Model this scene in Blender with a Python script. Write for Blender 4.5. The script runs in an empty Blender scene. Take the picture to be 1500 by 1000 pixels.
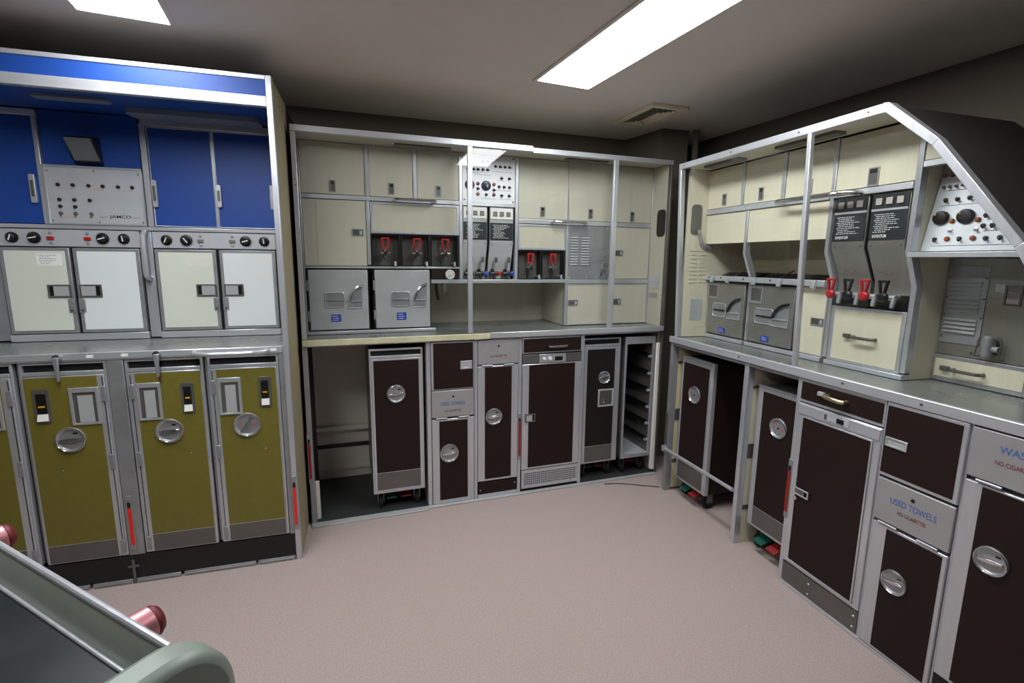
import bpy, bmesh, math, random
from mathutils import Vector, Matrix
random.seed(7)
S = bpy.context.scene
C = S.collection
R = math.radians

# ------------------------------------------------------------------ camera, world, lamps, exposure
cam_d = bpy.data.cameras.new('camera')
cam = bpy.data.objects.new('camera', cam_d)
C.objects.link(cam)
cam_d.sensor_width = 36.0
cam_d.lens = 36.0 * 722.8 / 1500.0
cam_d.clip_start = 0.02
p_, r_, y_ = R(9.335), R(-0.6065), R(19.225)
fw = Vector((math.sin(y_) * math.cos(p_), math.cos(y_) * math.cos(p_), -math.sin(p_)))
rt = Vector((math.cos(y_), -math.sin(y_), 0))
dn = fw.cross(rt)
rt2 = rt * math.cos(r_) + dn * math.sin(r_)
dn2 = -rt * math.sin(r_) + dn * math.cos(r_)
mw = Matrix((rt2, -dn2, -fw)).transposed().to_4x4()
mw.translation = Vector((0, 0, 1.55))
cam.matrix_world = mw
S.camera = cam
w = bpy.data.worlds.new('world')
S.world = w
w.use_nodes = True
w.node_tree.nodes['Background'].inputs[0].default_value = (0.5, 0.55, 0.6, 1)
w.node_tree.nodes['Background'].inputs[1].default_value = 0.0
LAMP_POWER = 23.0
S.view_settings.view_transform = 'Standard'
S.view_settings.look = 'None'
S.view_settings.gamma = 1.0
S.view_settings.use_curve_mapping = False
S.view_settings.exposure = 0.0
try:
    S.cycles.use_denoising = True
    S.cycles.max_bounces = 10
    S.cycles.transparent_max_bounces = 16
    S.cycles.sample_clamp_indirect = 4.0
except Exception:
    pass

# ------------------------------------------------------------------ materials
def lin(c):
    out = []
    for v in c:
        v /= 255.0
        out.append(v / 12.92 if v <= 0.04045 else ((v + 0.055) / 1.055) ** 2.4)
    return tuple(out) + (1.0,)

def mat(name, col, rough=0.5, metal=0.0, var=0.06, scale=6.0, bump=0.0, bscale=200.0, stretch=None, spec=0.5):
    m = bpy.data.materials.new(name)
    m.use_nodes = True
    nt = m.node_tree
    b = nt.nodes['Principled BSDF']
    b.inputs['Roughness'].default_value = rough
    b.inputs['Metallic'].default_value = metal
    b.inputs['Specular IOR Level'].default_value = spec
    tc = nt.nodes.new('ShaderNodeTexCoord')
    mp = nt.nodes.new('ShaderNodeMapping')
    if stretch:
        mp.inputs['Scale'].default_value = stretch
    nt.links.new(tc.outputs['Object'], mp.inputs['Vector'])
    n = nt.nodes.new('ShaderNodeTexNoise')
    n.inputs['Scale'].default_value = scale
    n.inputs['Detail'].default_value = 5
    nt.links.new(mp.outputs[0], n.inputs['Vector'])
    mix = nt.nodes.new('ShaderNodeMix')
    mix.data_type = 'RGBA'
    c = lin(col)
    mix.inputs['A'].default_value = tuple(max(0, v * (1 - 2 * var)) for v in c[:3]) + (1,)
    mix.inputs['B'].default_value = tuple(min(1, v * (1 + 2 * var)) for v in c[:3]) + (1,)
    nt.links.new(n.outputs['Fac'], mix.inputs['Factor'])
    nt.links.new(mix.outputs['Result'], b.inputs['Base Color'])
    mr = nt.nodes.new('ShaderNodeMapRange')
    mr.inputs['To Min'].default_value = max(0.02, rough - 0.08)
    mr.inputs['To Max'].default_value = min(1.0, rough + 0.08)
    nt.links.new(n.outputs['Fac'], mr.inputs['Value'])
    nt.links.new(mr.outputs[0], b.inputs['Roughness'])
    if bump > 0:
        n2 = nt.nodes.new('ShaderNodeTexNoise')
        n2.inputs['Scale'].default_value = bscale
        n2.inputs['Detail'].default_value = 3
        nt.links.new(tc.outputs['Object'], n2.inputs['Vector'])
        bp = nt.nodes.new('ShaderNodeBump')
        bp.inputs['Strength'].default_value = bump
        bp.inputs['Distance'].default_value = 0.004
        nt.links.new(n2.outputs['Fac'], bp.inputs['Height'])
        nt.links.new(bp.outputs['Normal'], b.inputs['Normal'])
    return m

alu = mat('brushed_aluminium', (206, 209, 215), 0.34, 0.65, 0.07, 9, stretch=(6, 6, 0.6))
alu_h = mat('rail_aluminium', (210, 213, 219), 0.32, 0.6, 0.06, 9, stretch=(0.6, 6, 6))
alu_d = mat('worn_aluminium', (160, 162, 165), 0.42, 0.55, 0.12, 14)
steel = mat('steel_sheet', (184, 187, 189), 0.34, 0.25, 0.08, 5, stretch=(1, 1, 3))
steel_w = mat('warm_steel_sheet', (150, 149, 142), 0.3, 0.6, 0.08, 5, stretch=(1, 1, 3))
steel_d = mat('dark_steel_sheet', (108, 106, 102), 0.36, 0.5, 0.12, 8)
panel_grey = mat('grey_painted_panel', (188, 191, 196), 0.45, 0.25, 0.05, 12)
flap_grey = mat('satin_flap_panel', (176, 176, 178), 0.42, 0.5, 0.06, 10)
worktop_m = mat('steel_worktop', (152, 155, 153), 0.28, 0.6, 0.12, 4, bump=0.04, bscale=14)
chrome = mat('chrome', (215, 217, 220), 0.14, 1.0, 0.03)
cream = mat('cream_laminate', (212, 207, 184), 0.42, 0, 0.035, 3, stretch=(8, 8, 0.6))
cream_m = mat('darker_cream_laminate', (190, 187, 171), 0.42, 0, 0.035, 3, stretch=(8, 8, 0.6))  # darker, greyer version of the cream, used on the back galley only
cream_d = mat('aged_cream_laminate', (200, 190, 158), 0.5, 0, 0.06, 4)
white_l = mat('white_laminate', (226, 231, 231), 0.4, 0, 0.025, 4)
white_g = mat('aged_white_laminate', (216, 221, 208), 0.4, 0, 0.03, 4)
blue = mat('blue_laminate', (15, 66, 150), 0.5, 0, 0.05, 40)
olive = mat('olive_laminate', (113, 105, 38), 0.48, 0, 0.07, 30)
brown = mat('dark_brown_laminate', (31, 16, 12), 0.55, 0, 0.1, 40, spec=0.3)
redtag_d = mat('dull_red_strip', (150, 26, 22), 0.5, 0, 0.05, 20)
blackbrown = mat('charcoal_laminate', (26, 23, 22), 0.55, 0, 0.1, 40, spec=0.3)
black = mat('black_plastic', (14, 14, 15), 0.4, 0, 0.15, 20)
blacksat = mat('black_gap', (7, 7, 7), 0.8, 0, 0.1, 20)
plinth_m = mat('black_plinth', (20, 20, 21), 0.6, 0, 0.15, 15)
plate_m = mat('engraved_black_plate', (24, 32, 36), 0.45, 0, 0.08, 20)
red = mat('red_enamel', (172, 22, 24), 0.4, 0, 0.06, 20)
redtag = mat('red_strip', (235, 40, 24), 0.5, 0, 0.05, 20)
red_d = mat('dull_red_plastic', (138, 34, 34), 0.5, 0, 0.08, 20)
green_m = mat('green_plastic', (16, 84, 70), 0.5, 0, 0.08, 20)
bluep = mat('blue_plastic', (30, 70, 190), 0.4, 0, 0.05, 20)
bluelab = mat('blue_label', (24, 62, 170), 0.5, 0, 0.04, 20)
whitep = mat('white_plastic', (228, 226, 220), 0.4, 0, 0.04, 15)
paper = mat('paper', (240, 240, 236), 0.7, 0, 0.03, 15)
paper_f = mat('faded_paper', (222, 222, 212), 0.7, 0, 0.04, 15)
card_m = mat('grey_card', (172, 174, 176), 0.6, 0, 0.04, 12)
inkg = mat('grey_ink', (120, 120, 122), 0.6, 0, 0.02)
inkw = mat('white_ink', (225, 228, 226), 0.6, 0, 0.02)
inkb = mat('blue_ink', (70, 104, 170), 0.6, 0, 0.05)
inkr = mat('dark_red_ink', (120, 52, 50), 0.6, 0, 0.05)
inkk = mat('black_ink', (18, 18, 20), 0.6, 0, 0.02)
orange_m = mat('orange_tape', (225, 160, 30), 0.6, 0, 0.05)
amber = mat('amber_lens', (150, 72, 34), 0.25, 0, 0.1, 30)
redlens = mat('dark_red_lens', (112, 44, 40), 0.25, 0, 0.1, 30)
btn_m = mat('button_lens', (176, 168, 160), 0.4, 0, 0.06, 20)
btn_g = mat('grey_button', (120, 118, 114), 0.4, 0, 0.06, 20)
rubber = mat('black_rubber', (18, 18, 18), 0.8, 0, 0.1, 20)
pink = mat('pink_anodised', (206, 140, 146), 0.36, 0.7, 0.05, 10)
darkred_r = mat('dark_red_rubber', (96, 18, 26), 0.55, 0, 0.1, 20)
sage = mat('sage_grey_moulding', (130, 140, 131), 0.42, 0.1, 0.06, 12)
sage_d = mat('sage_tray_wall', (150, 157, 146), 0.4, 0.4, 0.06, 12)
tray_m = mat('dark_tray_top', (34, 39, 42), 0.32, 0.3, 0.14, 7)
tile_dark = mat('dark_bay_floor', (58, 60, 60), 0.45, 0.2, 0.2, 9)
diffuser_off = mat('unlit_lens', (120, 128, 142), 0.3, 0, 0.04, 12)
carpet = mat('pinkish_carpet', (174, 158, 153), 0.95, 0, 0.24, 190, bump=0.6, bscale=420, spec=0.1)
wall_m = mat('wall_paint', (108, 103, 93), 0.9, 0, 0.03, 5, spec=0.2)
ceil_m = mat('ceiling_paint', (232, 226, 220), 0.95, 0, 0.03, 3, spec=0.1)
vent_m = mat('vent_plastic', (240, 232, 206), 0.5, 0, 0.03, 10)
dark_roof = mat('dark_roof_panel', (40, 37, 32), 0.8, 0, 0.06, 8)
bay_grey = mat('grey_bay_lining', (226, 221, 210), 0.6, 0, 0.05, 5)
beige_side = mat('beige_side_panel', (150, 140, 112), 0.6, 0, 0.05, 6)
navy_black = mat('black_side_panel', (20, 19, 19), 0.7, 0, 0.1, 8)
yellow_tape = mat('yellowed_edge', (196, 192, 160), 0.55, 0.1, 0.12, 18)

def emission(name, strength):
    m = bpy.data.materials.new(name)
    m.use_nodes = True
    nt = m.node_tree
    nt.nodes.remove(nt.nodes['Principled BSDF'])
    e = nt.nodes.new('ShaderNodeEmission')
    e.inputs[0].default_value = (0.96, 0.985, 1.0, 1)
    e.inputs[1].default_value = strength
    nt.links.new(e.outputs[0], nt.nodes['Material Output'].inputs[0])
    return m
lamp_m = emission('lit_diffuser', LAMP_POWER)

def glass_mat():
    m = bpy.data.materials.new('clear_pane')
    m.use_nodes = True
    nt = m.node_tree
    nt.nodes.remove(nt.nodes['Principled BSDF'])
    t = nt.nodes.new('ShaderNodeBsdfTransparent')
    t.inputs[0].default_value = (0.985, 0.99, 0.985, 1)
    g = nt.nodes.new('ShaderNodeBsdfGlossy')
    g.inputs['Roughness'].default_value = 0.015
    fr = nt.nodes.new('ShaderNodeFresnel')
    fr.inputs[0].default_value = 1.5
    ge = nt.nodes.new('ShaderNodeNewGeometry')
    iv = nt.nodes.new('ShaderNodeMath')
    iv.operation = 'SUBTRACT'
    iv.inputs[0].default_value = 1.0
    nt.links.new(ge.outputs['Backfacing'], iv.inputs[1])
    mu = nt.nodes.new('ShaderNodeMath')
    mu.operation = 'MULTIPLY'
    mu.use_clamp = True
    nt.links.new(fr.outputs[0], mu.inputs[0])
    nt.links.new(iv.outputs[0], mu.inputs[1])
    m2 = nt.nodes.new('ShaderNodeMath')
    m2.operation = 'MULTIPLY'
    m2.use_clamp = True
    m2.inputs[1].default_value = 1.15
    nt.links.new(mu.outputs[0], m2.inputs[0])
    mx = nt.nodes.new('ShaderNodeMixShader')
    nt.links.new(m2.outputs[0], mx.inputs[0])
    nt.links.new(t.outputs[0], mx.inputs[1])
    nt.links.new(g.outputs[0], mx.inputs[2])
    nt.links.new(mx.outputs[0], nt.nodes['Material Output'].inputs[0])
    return m
glass = glass_mat()

# ------------------------------------------------------------------ mesh builder
class B:
    def __init__(s):
        s.v = []
        s.f = []
    def _add(s, vs, fs):
        o = len(s.v)
        s.v += [tuple(v) for v in vs]
        s.f += [tuple(i + o for i in f) for f in fs]
        return s
    def box(s, x0, x1, y0, y1, z0, z1):
        vs = [(x, y, z) for z in (z0, z1) for y in (y0, y1) for x in (x0, x1)]
        return s._add(vs, [(0, 2, 3, 1), (4, 5, 7, 6), (0, 1, 5, 4), (2, 6, 7, 3), (0, 4, 6, 2), (1, 3, 7, 5)])
    def ring(s, x0, x1, z0, z1, y0, y1, l, r=None, b=None, t=None):
        r = l if r is None else r
        b = l if b is None else b
        t = l if t is None else t
        a = [(x0, z0), (x1, z0), (x1, z1), (x0, z1)]
        i = [(x0 + l, z0 + b), (x1 - r, z0 + b), (x1 - r, z1 - t), (x0 + l, z1 - t)]
        vs = [(p[0], y0, p[1]) for p in a] + [(p[0], y0, p[1]) for p in i] + [(p[0], y1, p[1]) for p in a] + [(p[0], y1, p[1]) for p in i]
        fs = []
        for k in range(4):
            n = (k + 1) % 4
            fs += [(k, n, 4 + n, 4 + k), (8 + n, 8 + k, 12 + k, 12 + n), (n, k, 8 + k, 8 + n), (4 + k, 4 + n, 12 + n, 12 + k)]
        return s._add(vs, fs)
    def prism(s, pts, a0, a1, axis):
        n = len(pts)
        def mk(p, a):
            return (p[0], a, p[1]) if axis == 'y' else (a, p[0], p[1]) if axis == 'x' else (p[0], p[1], a)
        vs = [mk(p, a0) for p in pts] + [mk(p, a1) for p in pts]
        fs = [tuple(range(n)), tuple(range(2 * n - 1, n - 1, -1))]
        for k in range(n):
            m = (k + 1) % n
            fs.append((k, n + k, n + m, m))
        return s._add(vs, fs)
    def cyl(s, p, q, r, n=16, r2=None):
        p = Vector(p)
        q = Vector(q)
        r2 = r if r2 is None else r2
        d = (q - p).normalized()
        a = d.orthogonal().normalized()
        b = d.cross(a)
        vs = []
        for c, rr in ((p, r), (q, r2)):
            for k in range(n):
                t = 2 * math.pi * k / n
                vs.append(c + (a * math.cos(t) + b * math.sin(t)) * rr)
        fs = [tuple(range(n - 1, -1, -1)), tuple(range(n, 2 * n))]
        fs += [(k, (k + 1) % n, n + (k + 1) % n, n + k) for k in range(n)]
        return s._add(vs, fs)
    def lathe(s, c, prof, n=28, axis=(0, -1, 0)):
        c = Vector(c)
        d = Vector(axis).normalized()
        a = d.orthogonal().normalized()
        b = d.cross(a)
        vs = []
        for rr, h in prof:
            for k in range(n):
                t = 2 * math.pi * k / n
                vs.append(c + d * h + (a * math.cos(t) + b * math.sin(t)) * max(rr, 1e-5))
        fs = []
        for j in range(len(prof) - 1):
            for k in range(n):
                m = (k + 1) % n
                fs.append((j * n + k, j * n + m, (j + 1) * n + m, (j + 1) * n + k))
        return s._add(vs, fs)
    def tube(s, pts, r, n=10):
        pts = [Vector(p) for p in pts]
        vs = []
        prev = None
        for i, p in enumerate(pts):
            d = ((pts[min(i + 1, len(pts) - 1)] - pts[max(i - 1, 0)])).normalized()
            a = d.orthogonal().normalized() if prev is None else (prev - d * prev.dot(d)).normalized()
            prev = a
            b = d.cross(a)
            for k in range(n):
                t = 2 * math.pi * k / n
                vs.append(p + (a * math.cos(t) + b * math.sin(t)) * r)
        fs = [tuple(range(n - 1, -1, -1)), tuple(range((len(pts) - 1) * n, len(pts) * n))]
        for i in range(len(pts) - 1):
            for k in range(n):
                m = (k + 1) % n
                fs.append((i * n + k, i * n + m, (i + 1) * n + m, (i + 1) * n + k))
        return s._add(vs, fs)
    def shear(s, fn):
        s.v = [fn(*v) for v in s.v]
        return s

def rrect(x0, x1, z0, z1, r, n=5):
    pts = []
    for cx, cz, a0 in ((x1 - r, z1 - r, 0), (x0 + r, z1 - r, 90), (x0 + r, z0 + r, 180), (x1 - r, z0 + r, 270)):
        for k in range(n + 1):
            t = R(a0 + 90.0 * k / n)
            pts.append((cx + r * math.cos(t), cz + r * math.sin(t)))
    return pts

def build(name, b, m, bev=0.0):
    me = bpy.data.meshes.new(name)
    me.from_pydata([tuple(v) for v in b.v], [], b.f)
    bm = bmesh.new()
    bm.from_mesh(me)
    bmesh.ops.recalc_face_normals(bm, faces=bm.faces)
    bm.to_mesh(me)
    bm.free()
    me.materials.append(m)
    for p in me.polygons:
        p.use_smooth = True
    me.set_sharp_from_angle(angle=R(35))
    o = bpy.data.objects.new(name, me)
    C.objects.link(o)
    if bev > 0:
        md = o.modifiers.new('bevel', 'BEVEL')
        md.width = bev
        md.segments = 2
        md.limit_method = 'ANGLE'
        md.angle_limit = R(50)
    return o

class Thing:
    pass

def thing(G, name, label, cat, base, group=None):
    t = Thing()
    o = bpy.data.objects.new(name, None)
    o.empty_display_size = 0.05
    C.objects.link(o)
    o.matrix_world = G @ Matrix.Translation(Vector(base))
    o['label'] = label
    o['category'] = cat
    if group:
        o['group'] = group
    t.o = o
    t.b = Vector(base)
    return t

def part(t, name, b, m, parent=None, bev=0.0, label=None, stuff=False):
    b.v = [tuple(Vector(v) - t.b) for v in b.v]
    o = build(name, b, m, bev)
    o.parent = parent if parent is not None else t.o
    if label:
        o['label'] = label
    if stuff:
        o['kind'] = 'stuff'
    return o

def text(t, parent, name, s, x, z, y, width, m, height=None, align='CENTER', bold=0.012):
    cu = bpy.data.curves.new(name, 'FONT')
    cu.body = s
    cu.align_x = 'LEFT'
    cu.offset = bold
    ob = bpy.data.objects.new(name, cu)
    C.objects.link(ob)
    dg = bpy.context.evaluated_depsgraph_get()
    me = bpy.data.meshes.new_from_object(ob.evaluated_get(dg))
    bpy.data.objects.remove(ob)
    xs = [v.co.x for v in me.vertices]
    ys = [v.co.y for v in me.vertices]
    sx = width / (max(xs) - min(xs))
    sy = sx if height is None else height / (max(ys) - min(ys))
    cx = (max(xs) + min(xs)) / 2 if align == 'CENTER' else min(xs)
    cy = (max(ys) + min(ys)) / 2
    for v in me.vertices:
        v.co = Vector((x + (v.co.x - cx) * sx, y, z + (v.co.y - cy) * sy)) - t.b
    me.materials.clear()
    me.materials.append(m)
    me.name = name
    o = bpy.data.objects.new(name, me)
    C.objects.link(o)
    o.parent = parent if parent is not None else t.o
    return o

def frame_mat(o, ang):
    return Matrix.Translation(Vector(o)) @ Matrix.Rotation(ang, 4, 'Z')
GW = Matrix.Identity(4)
GL = frame_mat((-0.2665, 2.592, 0), R(-2.6))
GM = frame_mat((0, 2.93, 0), 0)
GR = frame_mat((2.0, 1.6527, 0), -R(92.545))

def struct(name, b, m):
    o = build(name, b, m)
    o['kind'] = 'structure'
    return o

# ------------------------------------------------------------------ room
CZ = 2.5
struct('floor', B().box(-2.3, 3.0, -2.6, 3.72, -0.05, 0.0), carpet)
struct('ceiling', B().box(-2.3, 3.0, -2.6, 3.72, CZ, CZ + 0.1), ceil_m)
struct('wall_back', B().box(-2.3, 3.0, 3.6, 3.72, 0, CZ), wall_m)
struct('wall_left', B().box(-2.4, -2.3, -2.6, 3.72, 0, CZ), wall_m)
struct('wall_near', B().box(-2.4, 3.0, -2.7, -2.6, 0, CZ), wall_m)
struct('wall_right', B().prism([(2.765, 3.6), (3.02, -2.6), (3.12, -2.6), (2.865, 3.6)], 0, CZ, 'z'), wall_m)
struct('trim_1', B().prism([(2.19, 3.6), (2.25, 3.2), (2.46, 3.18), (2.47, 3.6)], 0, CZ, 'z'), wall_m)
struct('trim_2', B().cyl((2.505, 3.15, 0), (2.505, 3.15, CZ), 0.022, 16), wall_m)

# ceiling lamps: recessed flush panels
def lamp(c, ang, wid, ln, label):
    G = Matrix.Translation(Vector(c)) @ Matrix.Rotation(ang, 4, 'Z')
    t = thing(G, 'ceiling_lamp', label, 'lamp', (0, 0, 0), 'recessed ceiling lamps')
    x0, x1, y0, y1 = -wid / 2, wid / 2, -ln, 0
    b = B()
    f = 0.02
    for q in ((x0 - f, x1 + f, y1, y1 + f), (x0 - f, x1 + f, y0 - f, y0), (x0 - f, x0, y0, y1), (x1, x1 + f, y0, y1)):
        b.box(q[0], q[1], q[2], q[3], -0.008, -0.0005)
    part(t, 'frame', b, ceil_m)
    part(t, 'diffuser', B().box(x0, x1, y0, y1, -0.006, -0.0005), lamp_m, label='glowing white diffuser')
AL = R(4.0)
lamp((1.195, 2.625, CZ), AL, 0.315, 1.85, 'long bright ceiling lamp panel above the carpet near the middle galley')
lamp((-0.765, 2.55, CZ), AL, 0.305, 1.85, 'bright ceiling lamp panel over the blue galley')

# ceiling air vent
t = thing(GW, 'ceiling_vent', 'cream rectangular air vent with slanted slats in the ceiling corner', 'vent', (1.965, 2.95, CZ))
vx0, vx1, vy0, vy1 = 1.83, 2.10, 2.72, 3.18
b = B()
for q in ((vx0, vx1, vy0, vy0 + 0.03), (vx0, vx1, vy1 - 0.03, vy1), (vx0, vx0 + 0.03, vy0 + 0.03, vy1 - 0.03), (vx1 - 0.03, vx1, vy0 + 0.03, vy1 - 0.03)):
    b.box(q[0], q[1], q[2], q[3], CZ - 0.022, CZ - 0.0005)
part(t, 'frame', b, vent_m, bev=0.002)
part(t, 'backing', B().box(vx0 + 0.03, vx1 - 0.03, vy0 + 0.03, vy1 - 0.03, CZ - 0.003, CZ - 0.0005), blacksat)
for k in range(5):
    d = 0.046 + k * 0.021
    for q, dx, dy in (((vx0 + d, vx0 + d, vy0 + d, vy1 - d), -1, 0), ((vx1 - d, vx1 - d, vy0 + d, vy1 - d), 1, 0), ((vx0 + d, vx1 - d, vy0 + d, vy0 + d), 0, -1), ((vx0 + d, vx1 - d, vy1 - d, vy1 - d), 0, 1)):
        a = Vector((q[0], q[2], CZ - 0.010))
        e = Vector((q[1], q[3], CZ - 0.010))
        off = Vector((dx * 0.012, dy * 0.012, -0.005))
        th = Vector((0, 0, -0.002))
        vs = [a, e, e + off, a + off, a + th, e + th, e + off + th, a + off + th]
        bb = B()._add(vs, [(0, 1, 2, 3), (7, 6, 5, 4), (0, 4, 5, 1), (1, 5, 6, 2), (2, 6, 7, 3), (3, 7, 4, 0)])
        part(t, 'slat', bb, vent_m)

# ------------------------------------------------------------------ shared pieces
def round_latch(t, par, x, y, z, r, ang=0.0, flat=False, dots=False, m=None):
    m = m or alu_d
    part(t, 'round_latch', B().lathe((x, y, z), [(r, 0), (r, 0.006), (r * 0.93, 0.009), (r * 0.84, 0.007), (r * 0.76, 0.0025), (0, 0.0018)], 30), m, par, label='round recessed latch bowl')
    part(t, 'latch_rim', B().tube([(x + r * 0.94 * math.cos(R(k)), y - 0.008, z + r * 0.94 * math.sin(R(k))) for k in range(0, 361, 12)], r * 0.05, 8), chrome, par)
    c, s = math.cos(ang), math.sin(ang)
    if flat:
        part(t, 'latch_pivot', B().cyl((x, y - 0.001, z), (x, y - 0.004, z), r * 0.1, 10), black, par)
    else:
        b = B().prism([(-r * 0.72, -r * 0.07), (-r * 0.2, -r * 0.17), (r * 0.2, -r * 0.17), (r * 0.72, -r * 0.07), (r * 0.72, r * 0.07), (r * 0.2, r * 0.13), (-r * 0.2, r * 0.13), (-r * 0.72, r * 0.07)], -0.011, -0.003, 'y')
        b.shear(lambda px, py, pz: (x + px * c - pz * s, y + py, z + px * s + pz * c))
        part(t, 'latch_grip', b, chrome, par, bev=0.001)
        part(t, 'latch_slot', B().box(x + r * 0.2, x + r * 0.5, y - 0.003, y - 0.002, z + r * 0.42, z + r * 0.55), black, par)
    if dots:
        for dx, dz in ((-0.5, 0.1), (0.55, -0.05)):
            part(t, 'red_dot', B().cyl((x + dx * r, y - 0.0015, z + dz * r), (x + dx * r, y - 0.0035, z + dz * r), r * 0.07, 8), redtag, par)

def slam_latch(t, par, x0, x1, z0, z1, y, vertical):
    part(t, 'latch', B().ring(x0, x1, z0, z1, y - 0.004, y, 0.005), alu_d, par, bev=0.0008)
    part(t, 'latch_pad', B().box(x0 + 0.005, x1 - 0.005, y - 0.003, y - 0.0005, z0 + 0.005, z1 - 0.005), steel_d, par)
    if vertical:
        part(t, 'latch_notch', B().box(x0 + 0.009, x1 - 0.009, y - 0.0045, y - 0.002, z1 - 0.024, z1 - 0.008), black, par)
    else:
        part(t, 'latch_notch', B().box(x1 - 0.024, x1 - 0.009, y - 0.0045, y - 0.002, z0 + 0.009, z1 - 0.009), steel, par)

def red_strip(t, x, z0, z1, y, w_=0.022, par=None, m=None):
    p = part(t, 'retainer_plate', B().box(x - w_ / 2, x + w_ / 2, y - 0.006, y, z0 - 0.03, z1 + 0.06), alu_d, par, bev=0.0015)
    part(t, 'red_strip', B().box(x - w_ * 0.3, x + w_ * 0.3, y - 0.010, y - 0.006, z0, z1), m or redtag, p, label='red marking strip')
    part(t, 'black_stop', B().box(x - w_ * 0.25, x + w_ * 0.25, y - 0.010, y - 0.006, z1 + 0.004, z1 + 0.028), black, p)

def locker(G, x0, x1, z0, z1, y, m, label, latch=None, group='galley stowage lockers', depth=0.25, edge=0.0, body_m=None, handle=None, seam=None):
    t = thing(G, 'stowage_locker', label, 'locker', ((x0 + x1) / 2, y, z0), group)
    part(t, 'body', B().box(x0 + 0.003, x1 - 0.003, y + 0.016, y + depth, z0 + 0.003, z1 - 0.003), body_m or cream_d)
    d = part(t, 'door', B().box(x0 + 0.001, x1 - 0.001, y, y + 0.015, z0 + 0.001, z1 - 0.001), m, bev=0.0015)
    if edge:
        part(t, 'edge_frame', B().ring(x0 + 0.001, x1 - 0.001, z0 + 0.001, z1 - 0.001, y - 0.004, y - 0.0003, edge), alu, d, bev=0.001)
    if latch:
        slam_latch(t, d, latch[0], latch[1], latch[2], latch[3], y - 0.0003, latch[3] - latch[2] > latch[1] - latch[0])
    if handle:
        hx, hz0, hz1 = handle
        part(t, 'handle', B().prism(rrect(hx - 0.012, hx + 0.012, hz0, hz1, 0.008), y - 0.016, y - 0.0003, 'y'), alu, d, bev=0.002)
        part(t, 'finger_slot', B().box(hx - 0.006, hx + 0.006, y - 0.018, y - 0.0155, hz0 + 0.03, hz1 - 0.03), steel_d, d)
    if seam:
        part(t, 'seam_strip', B().box(seam - 0.002, seam + 0.002, y - 0.0015, y - 0.0002, z0 + 0.002, z1 - 0.002), cream_d, d)
    return t, d

def loop_handle(t, pts, r, par=None, m=None, name='grab_handle'):
    part(t, name, B().tube(pts, r, 10), m or chrome, par)

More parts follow.
